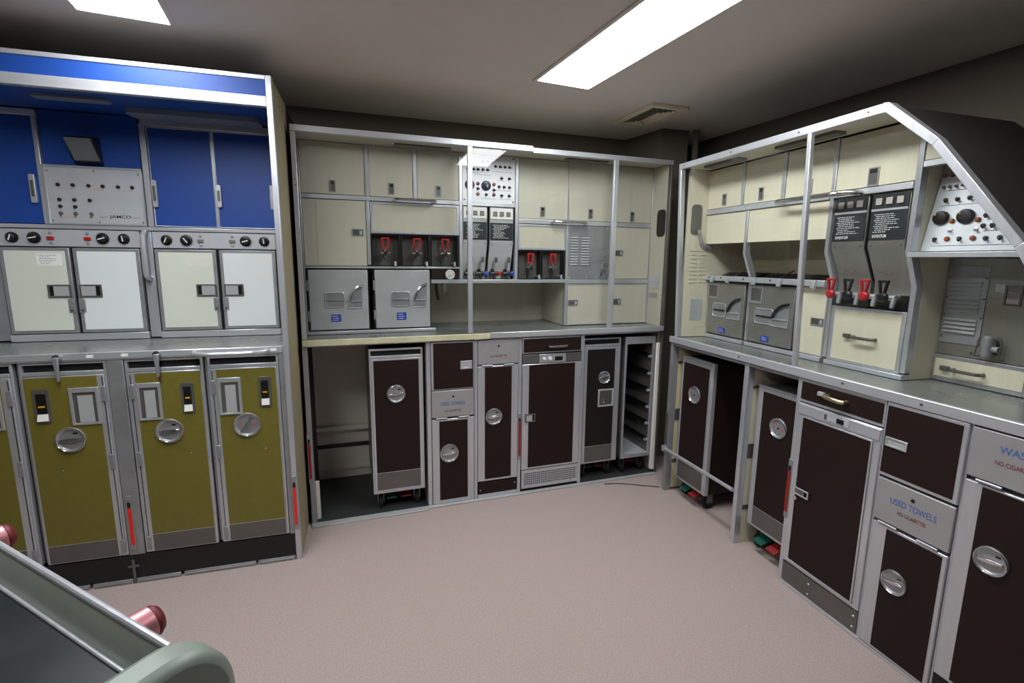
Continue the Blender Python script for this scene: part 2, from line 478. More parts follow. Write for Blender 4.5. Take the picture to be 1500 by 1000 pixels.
def cart(G, x0, x1, z0, z1, y, m, label, depth=0.74, group='meal carts', sl=0.022, sr=0.022, panel=(0.26, 0.96), kick=(0.15, 0.25), latch=None, hinge=None, slot=None, frame_m=None, wheels=True, pedals=True, body_m=None, kick_m=None, paddle=None, card=None, square=None, screw=None, zf=0.0, py=0.0):
    fm = frame_m or alu
    t = thing(G, 'service_cart', label, 'cart', ((x0 + x1) / 2, y + depth / 2, 0), group)
    zd = slot[0] - 0.004 if slot else z1 - 0.012
    part(t, 'body', B().box(x0 + 0.004, x1 - 0.004, y + 0.03, y + depth, z0 + 0.004, z1 - 0.004), body_m or steel_d, bev=0.004)
    fr = part(t, 'front_frame', B().ring(x0, x1, z0, z1, y + 0.004, y + 0.03, 0.010, 0.010, 0.014, 0.011), fm, bev=0.002)
    if slot:
        part(t, 'hand_slot', B().box(x0 + 0.0105, x1 - 0.0105, y + 0.02, y + 0.0295, slot[0], z1 - 0.0115), blacksat, label='black hand slot')
        part(t, 'cross_bar', B().box(x0 + 0.0105, x1 - 0.0105, y + 0.001, y + 0.02, slot[0] - 0.002, slot[0] + 0.014), fm, fr, bev=0.002)
    d = part(t, 'door', B().box(x0 + 0.0105, x1 - 0.0105, y, y + 0.0195, z0 + 0.0145, zd), fm, bev=0.002)
    part(t, 'door_panel', B().box(x0 + sl, x1 - sr, y - 0.0012, y - 0.0002, panel[0], panel[1]), m, d, label='coloured door panel')
    part(t, 'kick_plate', B().box(x0 + sl, x1 - sr, y - 0.0016, y - 0.0002, kick[0], kick[1]), kick_m or steel_d, d)
    if hinge:
        hx = x1 - 0.018 if hinge == 'r' else x0 + 0.018
        for hz in (z0 + 0.05, (z0 + z1) / 2, zd - 0.09):
            part(t, 'hinge', B().box(hx - 0.009, hx + 0.009, y - 0.006, y - 0.0002, hz - 0.035, hz + 0.035), alu_d, d, bev=0.002)
        part(t, 'hinge_seam', B().box(hx - 0.0015, hx + 0.0015, y - 0.0012, y - 0.0001, z0 + 0.02, zd - 0.01), black, d)
    if latch:
        round_latch(t, d, latch[0], y - 0.0013, latch[1], latch[2], latch[3], latch[4] if len(latch) > 4 else False, latch[5] if len(latch) > 5 else False)
    if paddle:
        a, b_, c, e = paddle
        yy = y - 0.0014
        part(t, 'paddle_plate', B().prism(rrect(a, b_, c, e, 0.008), yy - 0.003, yy, 'y'), steel_d, d, bev=0.001)
        part(t, 'paddle_recess', B().box(a + 0.012, b_ - 0.012, yy - 0.0045, yy - 0.003, c + 0.045, e - 0.02), black, d)
        part(t, 'paddle', B().prism([(yy - 0.003, c + 0.046), (yy - 0.013, c + 0.014), (yy - 0.003, c + 0.012)], a + 0.011, b_ - 0.011, 'x'), whitep, d, label='bright latch paddle')
        part(t, 'tape_mark', B().box(a + 0.018, b_ - 0.018, yy - 0.006, yy - 0.0045, c + 0.074, c + 0.081), orange_m, d)
    if card:
        a, b_, c, e = card
        yy = y - 0.0014
        part(t, 'card_frame', B().ring(a, b_, c, e, yy - 0.006, yy, 0.012, 0.012, 0.010, 0.022), alu, d, bev=0.0015)
        part(t, 'card_back', B().box(a + 0.012, b_ - 0.012, yy - 0.002, yy, c + 0.010, e - 0.022), steel_d, d)
        part(t, 'card', B().box(a + 0.03, b_ - 0.024, yy - 0.004, yy - 0.002, c + 0.012, e - 0.036), card_m, d, label='blank grey card in the holder')
    if square:
        a, b_, c, e = square
        yy = y - 0.0013
        part(t, 'square_latch', B().ring(a, b_, c, e, yy - 0.004, yy, 0.012), steel, d, bev=0.002)
        part(t, 'latch_well', B().box(a + 0.012, b_ - 0.012, yy - 0.0015, yy, c + 0.012, e - 0.012), steel_d, d)
        part(t, 'knob', B().lathe(((a + b_) / 2 - 0.01, yy - 0.0015, c + 0.04), [(0.012, 0), (0.012, 0.008), (0.006, 0.012), (0, 0.012)], 14), chrome, d)
    if screw:
        part(t, 'screw', B().lathe((screw[0], y - 0.0013, screw[1]), [(0.007, 0), (0.006, 0.003), (0, 0.004)], 12), chrome, d)
    if wheels:
        for wx in (x0 + 0.045, x1 - 0.045):
            for wy in (y + 0.07, y + depth - 0.09):
                wh = part(t, 'wheel', B().lathe((wx + 0.012, wy, 0.046 + zf), [(0.0, 0), (0.036, 0), (0.045, 0.005), (0.045, 0.019), (0.036, 0.024), (0, 0.024)], 20, axis=(-1, 0, 0)), rubber)
                part(t, 'fork', B().box(wx - 0.02, wx - 0.014, wy - 0.02, wy + 0.02, 0.045, z0 + 0.003).box(wx + 0.014, wx + 0.02, wy - 0.02, wy + 0.02, 0.045, z0 + 0.003).box(wx - 0.02, wx + 0.02, wy - 0.02, wy + 0.02, z0 - 0.01, z0 + 0.003), steel_d, wh)
    if pedals:
        xm = (x0 + x1) / 2
        for nm, dx, pm, lb in (('brake_pedal', -0.045, green_m, 'green brake pedal'), ('brake_pedal', 0.045, red_d, 'red brake pedal')):
            b = B().prism([(y + py - 0.012, 0.062), (y + py + 0.06, 0.082), (y + py + 0.06, 0.092), (y + py - 0.012, 0.074)], xm + dx - 0.032, xm + dx + 0.032, 'x')
            part(t, nm, b, pm, bev=0.002, label=lb)
        part(t, 'pedal_axle', B().cyl((x0 + 0.066, y + py + 0.075, 0.087), (x1 - 0.066, y + py + 0.075, 0.087), 0.008, 10).box(xm - 0.1, xm - 0.09, y + py + 0.067, y + py + 0.083, 0.087, z0 + 0.003).box(xm + 0.09, xm + 0.1, y + py + 0.067, y + py + 0.083, 0.087, z0 + 0.003), steel_d)
    return t

def knob(t, par, x, y, z, r, ring=True, m=None, ang=0.5):
    k = part(t, 'dial_knob', B().lathe((x, y, z), [(r, 0), (r, 0.004), (r * 0.66, 0.006), (r * 0.6, 0.018), (r * 0.5, 0.02), (0, 0.02)], 22), m or black, par)
    if ring:
        part(t, 'dial_ring', B().lathe((x, y, z), [(r * 1.18, 0), (r * 1.16, 0.003), (r * 1.01, 0.003), (r * 1.01, 0)], 22), alu, par)
    c, s = math.cos(ang), math.sin(ang)
    b = B().box(-r * 0.55, r * 0.55, -0.0235, -0.0202, -r * 0.09, r * 0.09)
    b.shear(lambda px, py, pz: (x + px * c - pz * s, y + py, z + px * s + pz * c))
    part(t, 'dial_pointer', b, whitep, par)

def toggle(t, par, x, y, z, r=0.007, m=None, lean=0.005):
    part(t, 'toggle_switch', B().lathe((x, y, z), [(r, 0), (r, 0.004), (r * 0.7, 0.005), (0, 0.005)], 10).cyl((x, y - 0.004, z), (x + lean, y - 0.017, z - lean), r * 0.42, 8, r * 0.55), m or black, par)

def lens(t, par, x, y, z, r, m, h=0.007):
    part(t, 'indicator_lens', B().lathe((x, y, z), [(r, 0), (r, h * 0.5), (r * 0.7, h * 0.9), (0, h)], 16), m, par)

def screws(t, par, pts, y, r=0.004, m=None):
    for x, z in pts:
        part(t, 'screw', B().lathe((x, y, z), [(r, 0), (r * 0.8, 0.0016), (0, 0.0018)], 8), m or steel_d, par)

def printed_lines(t, par, x0, x1, z0, z1, y, rows, m, seed=1):
    rr = random.Random(seed)
    b = B()
    h = (z1 - z0) / rows
    for k in range(rows):
        z = z1 - (k + 0.5) * h
        x = x0 + (0 if k % 3 == 0 else 0.06 * (x1 - x0))
        end = x1 - (0.08 + rr.random() * 0.5) * (x1 - x0)
        while x < end:
            wl = (x1 - x0) * (0.05 + 0.1 * rr.random())
            b.box(x, min(x + wl, end + 0.001), y - 0.0004, y, z - h * 0.15, z + h * 0.15)
            x += wl + (x1 - x0) * 0.03
    part(t, 'fine_print', b, m, par)

#@@L
# ------------------------------------------------------------------ LEFT GALLEY (blue and olive)
LX = -1.42
t = thing(GL, 'galley_unit', 'tall blue and aluminium galley frame on the left holding the olive carts', 'galley', (-0.70, 0.4, 0))
part(t, 'top_trim', B().box(LX, -0.009, 0.0, 0.03, 2.333, 2.352), alu_h, bev=0.002)
part(t, 'fascia_panel', B().box(LX, -0.009, 0.004, 0.03, 2.2655, 2.3325), blue, label='blue fascia band')
part(t, 'bottom_trim', B().box(LX, -0.009, 0.0, 0.03, 2.22, 2.265), alu_h, bev=0.003)
part(t, 'top_panel', B().box(LX, -0.009, 0.031, 0.84, 2.30, 2.345), navy_black)
sf = part(t, 'soffit', B().prism([(0.031, 2.222), (0.449, 2.238), (0.449, 2.295), (0.031, 2.295)], LX, -0.009, 'x'), blue)
part(t, 'light_lens', B().prism(rrect(-0.935, -0.66, 0.11, 0.17, 0.012), 2.212, 2.224, 'z'), diffuser_off, sf, label='unlit grey light lens')
part(t, 'light_lens', B().prism(rrect(-0.65, -0.085, 0.24, 0.36, 0.03), 2.205, 2.229, 'z'), diffuser_off, sf, label='unlit longer light lens')
part(t, 'upright_trim', B().box(-0.008, 0.018, -0.004, 0.03, 0.0, 2.352), alu, bev=0.003)
part(t, 'side_panel', B().box(0.006, 0.017, 0.031, 0.42, 0.0, 2.345), beige_side, label='beige side panel')
part(t, 'side_panel', B().box(0.0, 0.012, 0.421, 0.84, 0.0, 2.345), navy_black, label='black rear side panel')
part(t, 'left_panel', B().box(LX - 0.02, LX - 0.001, 0.0, 0.84, 0, 2.352), alu_d)
part(t, 'back_panel', B().box(LX, 0.0, 0.845, 0.86, 0, 2.345), navy_black)
part(t, 'blue_back_board', B().box(-1.083, -0.678, 0.46, 0.475, 1.985, 2.236), blue, label='blue board behind the reading lamp')
part(t, 'locker_trim', B().box(-0.664, -0.02, 0.445, 0.48, 2.196, 2.228), alu_h, bev=0.002)
part(t, 'locker_trim', B().box(LX, -1.086, 0.445, 0.48, 2.203, 2.232), alu_h, bev=0.002)
part(t, 'rail', B().box(LX, -0.001, 0.440, 0.48, 1.681, 1.700), alu_h, bev=0.002)
part(t, 'post', B().box(-0.3535, -0.3475, 0.450, 0.48, 1.702, 2.195), alu)
for a, c in ((-0.670, -0.643), (-1.105, -1.086)):
    part(t, 'post', B().box(a, c, 0.445, 0.48, 1.702, 2.203), alu, bev=0.002)
part(t, 'centre_column', B().box(-0.712, -0.664, 0.452, 0.48, 1.129, 1.679), alu, bev=0.002)
part(t, 'left_column', B().box(LX, -1.306, 0.452, 0.48, 1.129, 1.679), alu_d, bev=0.002)
part(t, 'right_column', B().box(-0.074, -0.02, 0.452, 0.48, 1.129, 1.679), alu, bev=0.002)
part(t, 'grab_bar', B().tube([(-0.688, 0.452, 1.672), (-0.688, 0.425, 1.668), (-0.688, 0.41, 1.655), (-0.688, 0.408, 1.6), (-0.688, 0.408, 1.48), (-0.688, 0.41, 1.455), (-0.688, 0.425, 1.442), (-0.688, 0.452, 1.438)], 0.013, 12), alu)
part(t, 'door_rail', B().box(LX, -0.009, 0.002, 0.03, 1.0935, 1.0965), alu_h)
for a, c in ((-0.736, -0.672), (-1.072, -1.058), (-0.031, -0.009), (-0.356, -0.343)):
    part(t, 'lower_post', B().box(a, c, 0.004 if c - a > 0.02 else 0.03, 0.05, 0.143, 1.093), alu_d, bev=0.002)
pl = part(t, 'plinth', B().box(LX, -0.009, 0.006, 0.02, 0.024, 0.141), plinth_m)
for a, c in ((LX, -0.905), (-0.893, -0.732), (-0.716, -0.532), (-0.517, -0.197), (-0.187, -0.012)):
    part(t, 'hinge_strip', B().box(a, c, -0.004, 0.006, 0.001, 0.022).cyl((a + 0.01, -0.004, 0.012), (c - 0.01, -0.004, 0.012), 0.003, 8), alu_d, pl, bev=0.001)
part(t, 'floor_bolt', B().box(-0.728, -0.718, -0.004, 0.004, 0.0, 0.12).box(-0.745, -0.70, -0.006, 0.002, 0.085, 0.092), steel_d)
red_strip(t, -0.712, 0.20, 0.385, 0.003)
red_strip(t, 0.004, 0.20, 0.40, -0.0045)
for x in (-0.904, -0.531):
    l = part(t, 'turn_latch', B().cyl((x, -0.001, 1.112), (x, -0.018, 1.112), 0.016, 14), chrome, label='quarter-turn latch hanging over the cart door')
    part(t, 'latch_lever', B().prism([(x - 0.011, 1.115), (x + 0.011, 1.115), (x + 0.006, 1.012), (x - 0.003, 1.008)], -0.03, -0.018, 'y'), alu_d, l, bev=0.003)

t = thing(GL, 'worktop', 'steel worktop of the blue galley above the olive carts', 'worktop', (-0.70, 0.2, 1.097), 'galley worktops')
part(t, 'deck', B().box(LX, -0.009, 0.012, 0.82, 1.10, 1.121), worktop_m)
lp = part(t, 'lip', B().box(LX, -0.009, 0.0, 0.012, 1.0975, 1.1285), alu_h, bev=0.003)
for x in (-0.79, -0.66, -0.05):
    part(t, 'tag_plate', B().box(x - 0.013, x + 0.013, -0.0012, -0.0002, 1.106, 1.119), paper, lp)
loop_handle(t, [(-0.385, -0.001, 1.112), (-0.38, -0.03, 1.111), (-0.36, -0.045, 1.110), (-0.30, -0.05, 1.109), (-0.16, -0.05, 1.109), (-0.10, -0.045, 1.110), (-0.082, -0.03, 1.111), (-0.078, -0.001, 1.112)], 0.011, None, alu, 'grab_rail')

locker(GL, LX, -1.107, 1.703, 2.202, 0.455, blue, 'blue stowage locker cut off by the left edge of the photo', handle=(-1.131, 1.80, 1.935), depth=0.38, body_m=blue)
locker(GL, -0.641, -0.354, 1.703, 2.194, 0.455, blue, 'blue stowage locker door immediately right of the grey switch panel', handle=(-0.627, 1.80, 1.935), depth=0.38, edge=0.004, body_m=blue)
tt, dd = locker(GL, -0.347, -0.024, 1.703, 2.194, 0.455, blue, 'blue stowage locker door at the right end of the blue galley', handle=(-0.335, 1.81, 1.925), depth=0.38, edge=0.004, body_m=blue)
part(tt, 'edge_catch', B().box(-0.090, -0.074, 0.443, 0.4545, 1.81, 1.935), alu_d, dd, bev=0.002)

# reading lamp box
t = thing(GL, 'reading_lamp', 'square tilted lamp box with clear face on the blue board', 'lamp', (-0.89, 0.459, 2.06))
b = B()._add([(-0.958, 0.459, 2.125), (-0.842, 0.459, 2.125), (-0.842, 0.459, 2.01), (-0.958, 0.459, 2.01), (-0.958, 0.375, 2.105), (-0.842, 0.375, 2.105), (-0.824, 0.422, 1.998), (-0.940, 0.422, 1.998)],
             [(0, 1, 2, 3), (4, 7, 6, 5), (0, 4, 5, 1), (1, 5, 6, 2), (2, 6, 7, 3), (3, 7, 4, 0)])
part(t, 'housing', b, black, bev=0.003)
b = B()._add([(-0.952, 0.371, 2.101), (-0.848, 0.371, 2.101), (-0.831, 0.414, 2.005), (-0.935, 0.414, 2.005), (-0.952, 0.374, 2.101), (-0.848, 0.374, 2.101), (-0.831, 0.417, 2.005), (-0.935, 0.417, 2.005)],
             [(0, 3, 2, 1), (4, 5, 6, 7), (0, 1, 5, 4), (1, 2, 6, 5), (2, 3, 7, 6), (3, 0, 4, 7)])
part(t, 'face', b, mat('smoked_lens', (130, 134, 138), 0.12, 0.5, 0.2, 4), label='shiny square face')

# switch panel
t = thing(GL, 'switch_panel', 'grey switch panel with rows of black buttons between the blue lockers', 'control panel', (-0.875, 0.45, 1.70))
pn = part(t, 'panel', B().box(-1.083, -0.674, 0.44, 0.455, 1.702, 1.975), panel_grey, bev=0.002)
part(t, 'panel_box', B().box(-1.06, -0.69, 0.456, 0.6, 1.71, 1.965), steel_d)
part(t, 'panel_frame', B().ring(-1.084, -0.673, 1.7015, 1.983, 0.436, 0.4399, 0.010), alu, pn, bev=0.001)
for x, z in ((-1.027, 1.891), (-.967, 1.891), (-.903, 1.891), (-.844, 1.891), (-.78, 1.891), (-.72, 1.891), (-1.028, 1.821), (-.968, 1.821), (-.905, 1.821), (-1.028, 1.788), (-.968, 1.788)):
    lens(t, pn, x, 0.44, z, 0.0085, black, 0.012)
for x, z in ((-1.03, 1.755), (-.97, 1.755), (-.905, 1.755)):
    toggle(t, pn, x, 0.44, z, 0.009, steel_d)
for x0, x1, z in ((-1.027, -.967, 1.872), (-.903, -.844, 1.872), (-.78, -.72, 1.872), (-1.03, -.97, 1.736), (-.92, -.89, 1.736)):
    part(t, 'legend_line', B().box(x0, x1, 0.4392, 0.44, z, z + 0.002), orange_m, pn)
text(t, pn, 'maker_lettering', 'JAMCO', -0.785, 1.743, 0.4392, 0.092, inkk, 0.020, bold=0.014)
text(t, pn, 'small_lettering', 'TOKYO', -0.858, 1.741, 0.4392, 0.034, inkg, 0.009)
text(t, pn, 'small_lettering', 'JAPAN', -0.712, 1.741, 0.4392, 0.034, inkg, 0.009)
screws(t, pn, [(-1.065, 1.955), (-.875, 1.962), (-.69, 1.955), (-1.065, 1.72), (-.875, 1.716), (-.69, 1.72)], 0.4385)

# ovens of the left galley
def double_oven(x0, x1, xd, knobs, label, sticker, stlab, redsw):
    y = 0.45
    t = thing(GL, 'oven', label, 'oven', ((x0 + x1) / 2, y + 0.15, 1.13), 'twin-door ovens')
    part(t, 'body', B().box(x0 + 0.004, x1 - 0.004, y + 0.012, y + 0.36, 1.135, 1.675), steel_d)
    part(t, 'base_sill', B().box(x0, x1, y - 0.012, y + 0.011, 1.124, 1.158), alu_h, bev=0.002)
    cp = part(t, 'control_panel', B().box(x0, x1, y - 0.004, y + 0.011, 1.594, 1.677), panel_grey, bev=0.002)
    yk = y - 0.0042
    knob(t, cp, knobs[0], yk, 1.635, 0.026, False, black, 1.2)
    knob(t, cp, knobs[1], yk, 1.635, 0.028, True, black, 0.2 if redsw else 2.2)
    knob(t, cp, knobs[4], yk, 1.636, 0.028, True, black, 0.3)
    knob(t, cp, knobs[5], yk, 1.637, 0.026, False, black, 1.7)
    for kx in (knobs[2], knobs[3]):
        part(t, 'rocker_switch', B().box(kx - 0.014, kx + 0.014, yk - 0.008, yk, 1.627, 1.642), red if redsw else btn_g, cp, bev=0.001)
        for dz in (-0.024, 0.025):
            part(t, 'screw', B().lathe((kx, yk, 1.635 + dz), [(0.008, 0), (0.007, 0.003), (0.003, 0.004), (0, 0.004)], 10), alu_d, cp)
    for k, (a, c) in enumerate(((x0 + 0.006, xd - 0.007), (xd + 0.007, x1 - 0.004))):
        d = part(t, 'door', B().box(a, c, y - 0.012, y + 0.0105, 1.162, 1.588), alu_d, bev=0.003)
        part(t, 'door_panel', B().box(a + 0.017, c - 0.017, y - 0.0145, y - 0.0122, 1.178, 1.572), white_g if k == 0 else white_l, d, bev=0.001)
        la = (xd - 0.112, xd - 0.016) if k == 0 else (xd + 0.020, xd + 0.114)
        z0, z1 = 1.343, 1.407
        yl = y - 0.0147
        part(t, 'latch_frame', B().ring(la[0], la[1], z0, z1, yl - 0.006, yl, 0.008), steel_d, d, bev=0.0015)
        pad = (la[0] + 0.026, la[1] - 0.008) if k == 0 else (la[0] + 0.008, la[1] - 0.026)
        nt_ = (la[0] + 0.008, la[0] + 0.026) if k == 0 else (la[1] - 0.026, la[1] - 0.008)
        part(t, 'latch_paddle', B().box(pad[0], pad[1], yl - 0.007, yl, z0 + 0.008, z1 - 0.008), steel, d)
        part(t, 'latch_notch', B().box(nt_[0], nt_[1], yl - 0.003, yl, z0 + 0.008, z1 - 0.008), black, d)
        ex = xd - 0.022 if k == 0 else xd + 0.022
        part(t, 'door_stop', B().box(ex - 0.014, ex + 0.014, y - 0.018, y - 0.0122, 1.265, 1.335), alu_d, d, bev=0.002)
        part(t, 'screw', B().lathe((ex, y - 0.018, 1.278), [(0.007, 0), (0.006, 0.003), (0, 0.004)], 10), steel_d, d)
        if k == 0:
            st = part(t, 'sticker', B().box(sticker[0], sticker[1], y - 0.0152, y - 0.0147, 1.501, 1.559), paper if redsw else paper_f, d, label=stlab)
            if redsw:
                printed_lines(t, d, sticker[0] + 0.008, sticker[1] - 0.006, 1.506, 1.555, y - 0.0153, 6, inkg, 4)
    part(t, 'door_gap', B().box(xd - 0.0065, xd + 0.0065, y + 0.002, y + 0.0105, 1.162, 1.588), black)
double_oven(-1.304, -0.716, -1.012, (-1.242, -1.155, -1.089, -.937, -.873, -.783), 'twin-door white oven with red rocker switches and a printed sticker', (-1.153, -1.05), 'white instruction sticker', True)
double_oven(-0.660, -0.078, -0.364, (-.595, -.505, -.44, -.29, -.225, -.134), 'twin-door white oven with grey rocker switches at the blue galley right end', (-.511, -.411), 'faded sticker', False)

# olive carts
cz = dict(z0=0.145, z1=1.091, y=0.004, m=olive, group='olive meal carts', panel=(0.238, 1.024), kick=(0.152, 0.234), slot=(1.034,), depth=0.72, pedals=False)
cart(GL, -1.405, -1.077, label='olive service cart cut off by the left edge of the photo', sl=0.02, sr=0.045, hinge='r', card=(-1.235, -1.125, .803, .974), latch=(-1.25, .737, .058, 0.0), **cz)
cart(GL, -1.054, -0.739, label='olive service cart with black paddle latch left of its card holder', sl=0.012, sr=0.038, hinge='r', card=(-.885, -.775, .803, .974), paddle=(-1.017, -.957, .819, .974), latch=(-.901, .738, .058, 0.05), screw=(-.945, .60), **cz)
cart(GL, -0.668, -0.359, label='olive service cart directly right of the red strip between the carts', sl=0.036, sr=0.012, hinge='l', card=(-.632, -.535, .803, .98), paddle=(-.457, -.402, .822, .972), latch=(-.518, .745, .058, 0.05), screw=(-.44, .63), **cz)
cart(GL, -0.340, -0.034, label='olive service cart at the right end, round latch grip turned diagonal', sl=0.036, sr=0.014, hinge='l', card=(-.302, -.203, .803, .985), paddle=(-.128, -.072, .828, .982), latch=(-.190, .747, .060, 0.9, False, True), screw=(-.115, .62), **cz)

#@@M
# ------------------------------------------------------------------ MIDDLE GALLEY (cream)
UY = 0.2
t = thing(GM, 'galley_unit', 'wide cream galley frame against the back wall with glazed upper half', 'galley', (0.97, 0.3, 0))
part(t, 'top_rail', B().box(-0.211, 1.145, -0.004, 0.03, 2.203, 2.235), alu_h, bev=0.002)
part(t, 'top_rail', B().box(1.146, 2.165, 0.0, 0.03, 2.196, 2.226), alu_h, bev=0.002, label='duller right length of the top rail')
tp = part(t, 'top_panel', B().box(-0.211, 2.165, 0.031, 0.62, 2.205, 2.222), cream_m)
for a, c in ((0.33, 0.66), (1.42, 1.72)):
    part(t, 'light_fixture', B().box(a, c, 0.09, 0.14, 2.196, 2.2045), steel_d, tp)
part(t, 'side_panel', B().box(-0.211, -0.196, 0.031, 0.62, 0.0, 2.204), navy_black, label='dark left side panel')
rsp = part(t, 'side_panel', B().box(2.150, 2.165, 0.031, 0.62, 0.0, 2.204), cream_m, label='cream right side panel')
yy0 = 2.1496
part(t, 'window_slot', B().prism(rrect(0.035, 0.128, 1.725, 1.91, 0.03), yy0 - 0.004, yy0, 'x'), black, rsp, label='black rounded window slot')
part(t, 'placard', B().box(yy0 - 0.002, yy0, 0.07, 0.175, 1.41, 1.452), panel_grey, rsp)
part(t, 'placard', B().box(yy0 - 0.002, yy0, 0.07, 0.175, 1.36, 1.404), panel_grey, rsp)
part(t, 'placard', B().box(yy0 - 0.002, yy0, 0.08, 0.185, 1.295, 1.33), flap_grey, rsp)
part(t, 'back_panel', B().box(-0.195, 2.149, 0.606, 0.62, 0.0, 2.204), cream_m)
part(t, 'corner_post', B().box(-0.211, -0.186, 0.0, 0.03, 1.102, 2.202), alu, bev=0.002)
part(t, 'corner_post', B().box(2.150, 2.167, 0.0, 0.03, 0.0, 2.194), steel_d, bev=0.002)
part(t, 'lower_corner_post', B().box(-0.214, -0.187, -0.004, 0.03, 0.0, 1.065), alu_d, bev=0.002)
for a, c in ((0.735, 0.764), (1.708, 1.742)):
    part(t, 'glass_post', B().box(a, c, -0.006, 0.014, 1.1055, 2.202 if a < 1 else 2.195), alu, bev=0.002)
for a, c in ((-0.1855, 0.7345), (0.7645, 1.7075), (1.7425, 2.1495)):
    part(t, 'glass_pane', B().box(a, c, 0.002, 0.006, 1.1055, 2.195), glass, label='clear pane')
def post(a, c, z0, z1):
    part(t, 'post', B().box(a, c, UY - 0.006, UY + 0.03, z0, z1), alu, bev=0.002)
def rail(a, c, z0, z1):
    part(t, 'rail', B().box(a, c, UY - 0.007, UY + 0.03, z0, z1), alu_h, bev=0.002)
post(-0.195, -0.187, 1.103, 2.204)
post(0.166, 0.189, 1.915, 2.204); post(0.166, 0.186, 1.514, 1.888)
post(0.446, 0.470, 1.915, 2.204); post(0.730, 0.750, 1.426, 2.204); post(1.103, 1.124, 1.426, 2.204)
post(1.484, 1.490, 1.822, 2.204); post(1.474, 1.492, 1.103, 1.790); post(1.818, 1.836, 1.822, 2.204)
post(1.824, 1.851, 1.103, 1.790); post(2.144, 2.149, 1.103, 2.204)
rail(-0.186, 0.729, 1.889, 1.914); rail(0.751, 1.102, 1.889, 1.908); rail(1.125, 2.143, 1.791, 1.821)
rail(-0.186, 0.728, 1.493, 1.505); rail(1.493, 1.823, 1.395, 1.422); rail(1.852, 2.143, 1.395, 1.425)
part(t, 'shelf_rail', B().box(0.545, 1.473, UY - 0.02, UY + 0.006, 1.402, 1.4245), alu_h, bev=0.002)
part(t, 'shelf_panel', B().box(0.545, 1.473, UY + 0.007, 0.605, 1.404, 1.412), cream_d)
part(t, 'oven_sill', B().box(-0.195, 0.57, UY - 0.02, UY + 0.01, 1.1015, 1.120), alu_h, bev=0.003)
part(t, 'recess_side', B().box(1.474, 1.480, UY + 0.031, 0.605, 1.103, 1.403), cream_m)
loop_handle(t, [(0.335, UY - 0.007, 1.903), (0.337, UY - 0.045, 1.902), (0.35, UY - 0.06, 1.901), (0.45, UY - 0.062, 1.90), (0.56, UY - 0.06, 1.90), (0.574, UY - 0.045, 1.90), (0.576, UY - 0.007, 1.90)], 0.009)
loop_handle(t, [(1.36, UY - 0.007, 1.807), (1.362, UY - 0.04, 1.807), (1.375, UY - 0.05, 1.806), (1.48, UY - 0.052, 1.806), (1.592, UY - 0.05, 1.806), (1.604, UY - 0.04, 1.806), (1.606, UY - 0.007, 1.806)], 0.009)
# lower carcass
for a, c in ((0.474, 0.499), (0.774, 0.794), (1.0685, 1.091), (1.5195, 1.540)):
    part(t, 'lower_post', B().box(a, c, 0.0, 0.03, 0.009, 1.065), alu, bev=0.002)
part(t, 'bay_wall', B().box(0.476, 0.490, 0.031, 0.605, 0.009, 1.065), cream_d)
part(t, 'bay_wall', B().box(1.524, 1.538, 0.031, 0.605, 0.009, 1.065), steel_d)
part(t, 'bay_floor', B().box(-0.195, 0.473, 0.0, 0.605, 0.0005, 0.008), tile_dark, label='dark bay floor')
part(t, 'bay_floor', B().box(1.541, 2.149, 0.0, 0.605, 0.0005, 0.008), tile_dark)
part(t, 'bay_back', B().box(-0.195, 0.475, 0.6046, 0.6059, 0.009, 1.06), bay_grey)
part(t, 'bay_beam', B().box(-0.195, 0.475, 0.56, 0.604, 0.37, 0.40), bay_grey)
part(t, 'bay_strip', B().box(-0.195, 0.475, 0.596, 0.6045, 0.235, 0.262), black)
part(t, 'bay_strip', B().box(-0.195, 0.475, 0.592, 0.6045, 0.07, 0.085), bay_grey)
part(t, 'bumper', B().prism([(0.04, 0.009), (0.07, 0.009), (0.045, 0.25), (0.032, 0.25)], -0.186, -0.165, 'x'), whitep)
part(t, 'bumper', B().prism([(-0.005, 0.03), (0.03, 0.03), (0.028, 0.98), (0.01, 0.98)], 2.122, 2.1485, 'x'), whitep, bev=0.004, label='white padded edge strip')
part(t, 'lower_rail', B().box(-0.186, 2.149, 0.004, 0.03, 1.0575, 1.066), alu_h)
part(t, 'threshold', B().box(-0.214, 0.474, -0.05, -0.001, 0.0005, 0.010), steel, bev=0.002)
part(t, 'threshold', B().box(0.475, 2.150, -0.03, -0.001, 0.0005, 0.010), steel, bev=0.002)
red_strip(t, -0.206, 0.29, 0.50, -0.0045, m=redtag_d)
red_strip(t, 1.079, 0.27, 0.50, -0.0005, m=redtag_d)
for x, z in ((-0.2, 1.96), (-0.2, 1.93)):
    screws(t, None, [(x, z)], -0.0005, 0.004)
sb = part(t, 'socket_box', B().box(0.66, 0.69, 0.40, 0.43, 1.33, 1.403), whitep)
part(t, 'drain_spout', B().tube([(0.62, 0.42, 1.403), (0.62, 0.42, 1.36), (0.625, 0.41, 1.32), (0.63, 0.40, 1.28)], 0.012, 10), steel_d, label='dark drain spout under the shelf')

t = thing(GM, 'worktop', 'steel worktop of the cream back galley in front of the two ovens', 'worktop', (0.97, 0.3, 1.067), 'galley worktops')
part(t, 'deck', B().box(-0.195, 2.149, 0.0, 0.604, 1.068, 1.099), worktop_m)
part(t, 'lip', B().box(-0.211, 0.872, -0.022, -0.0005, 1.0665, 1.100), yellow_tape, bev=0.002, label='yellowed left length of the front edge')
part(t, 'lip', B().box(0.873, 2.149, -0.022, -0.0005, 1.070, 1.104), alu_h, bev=0.002)

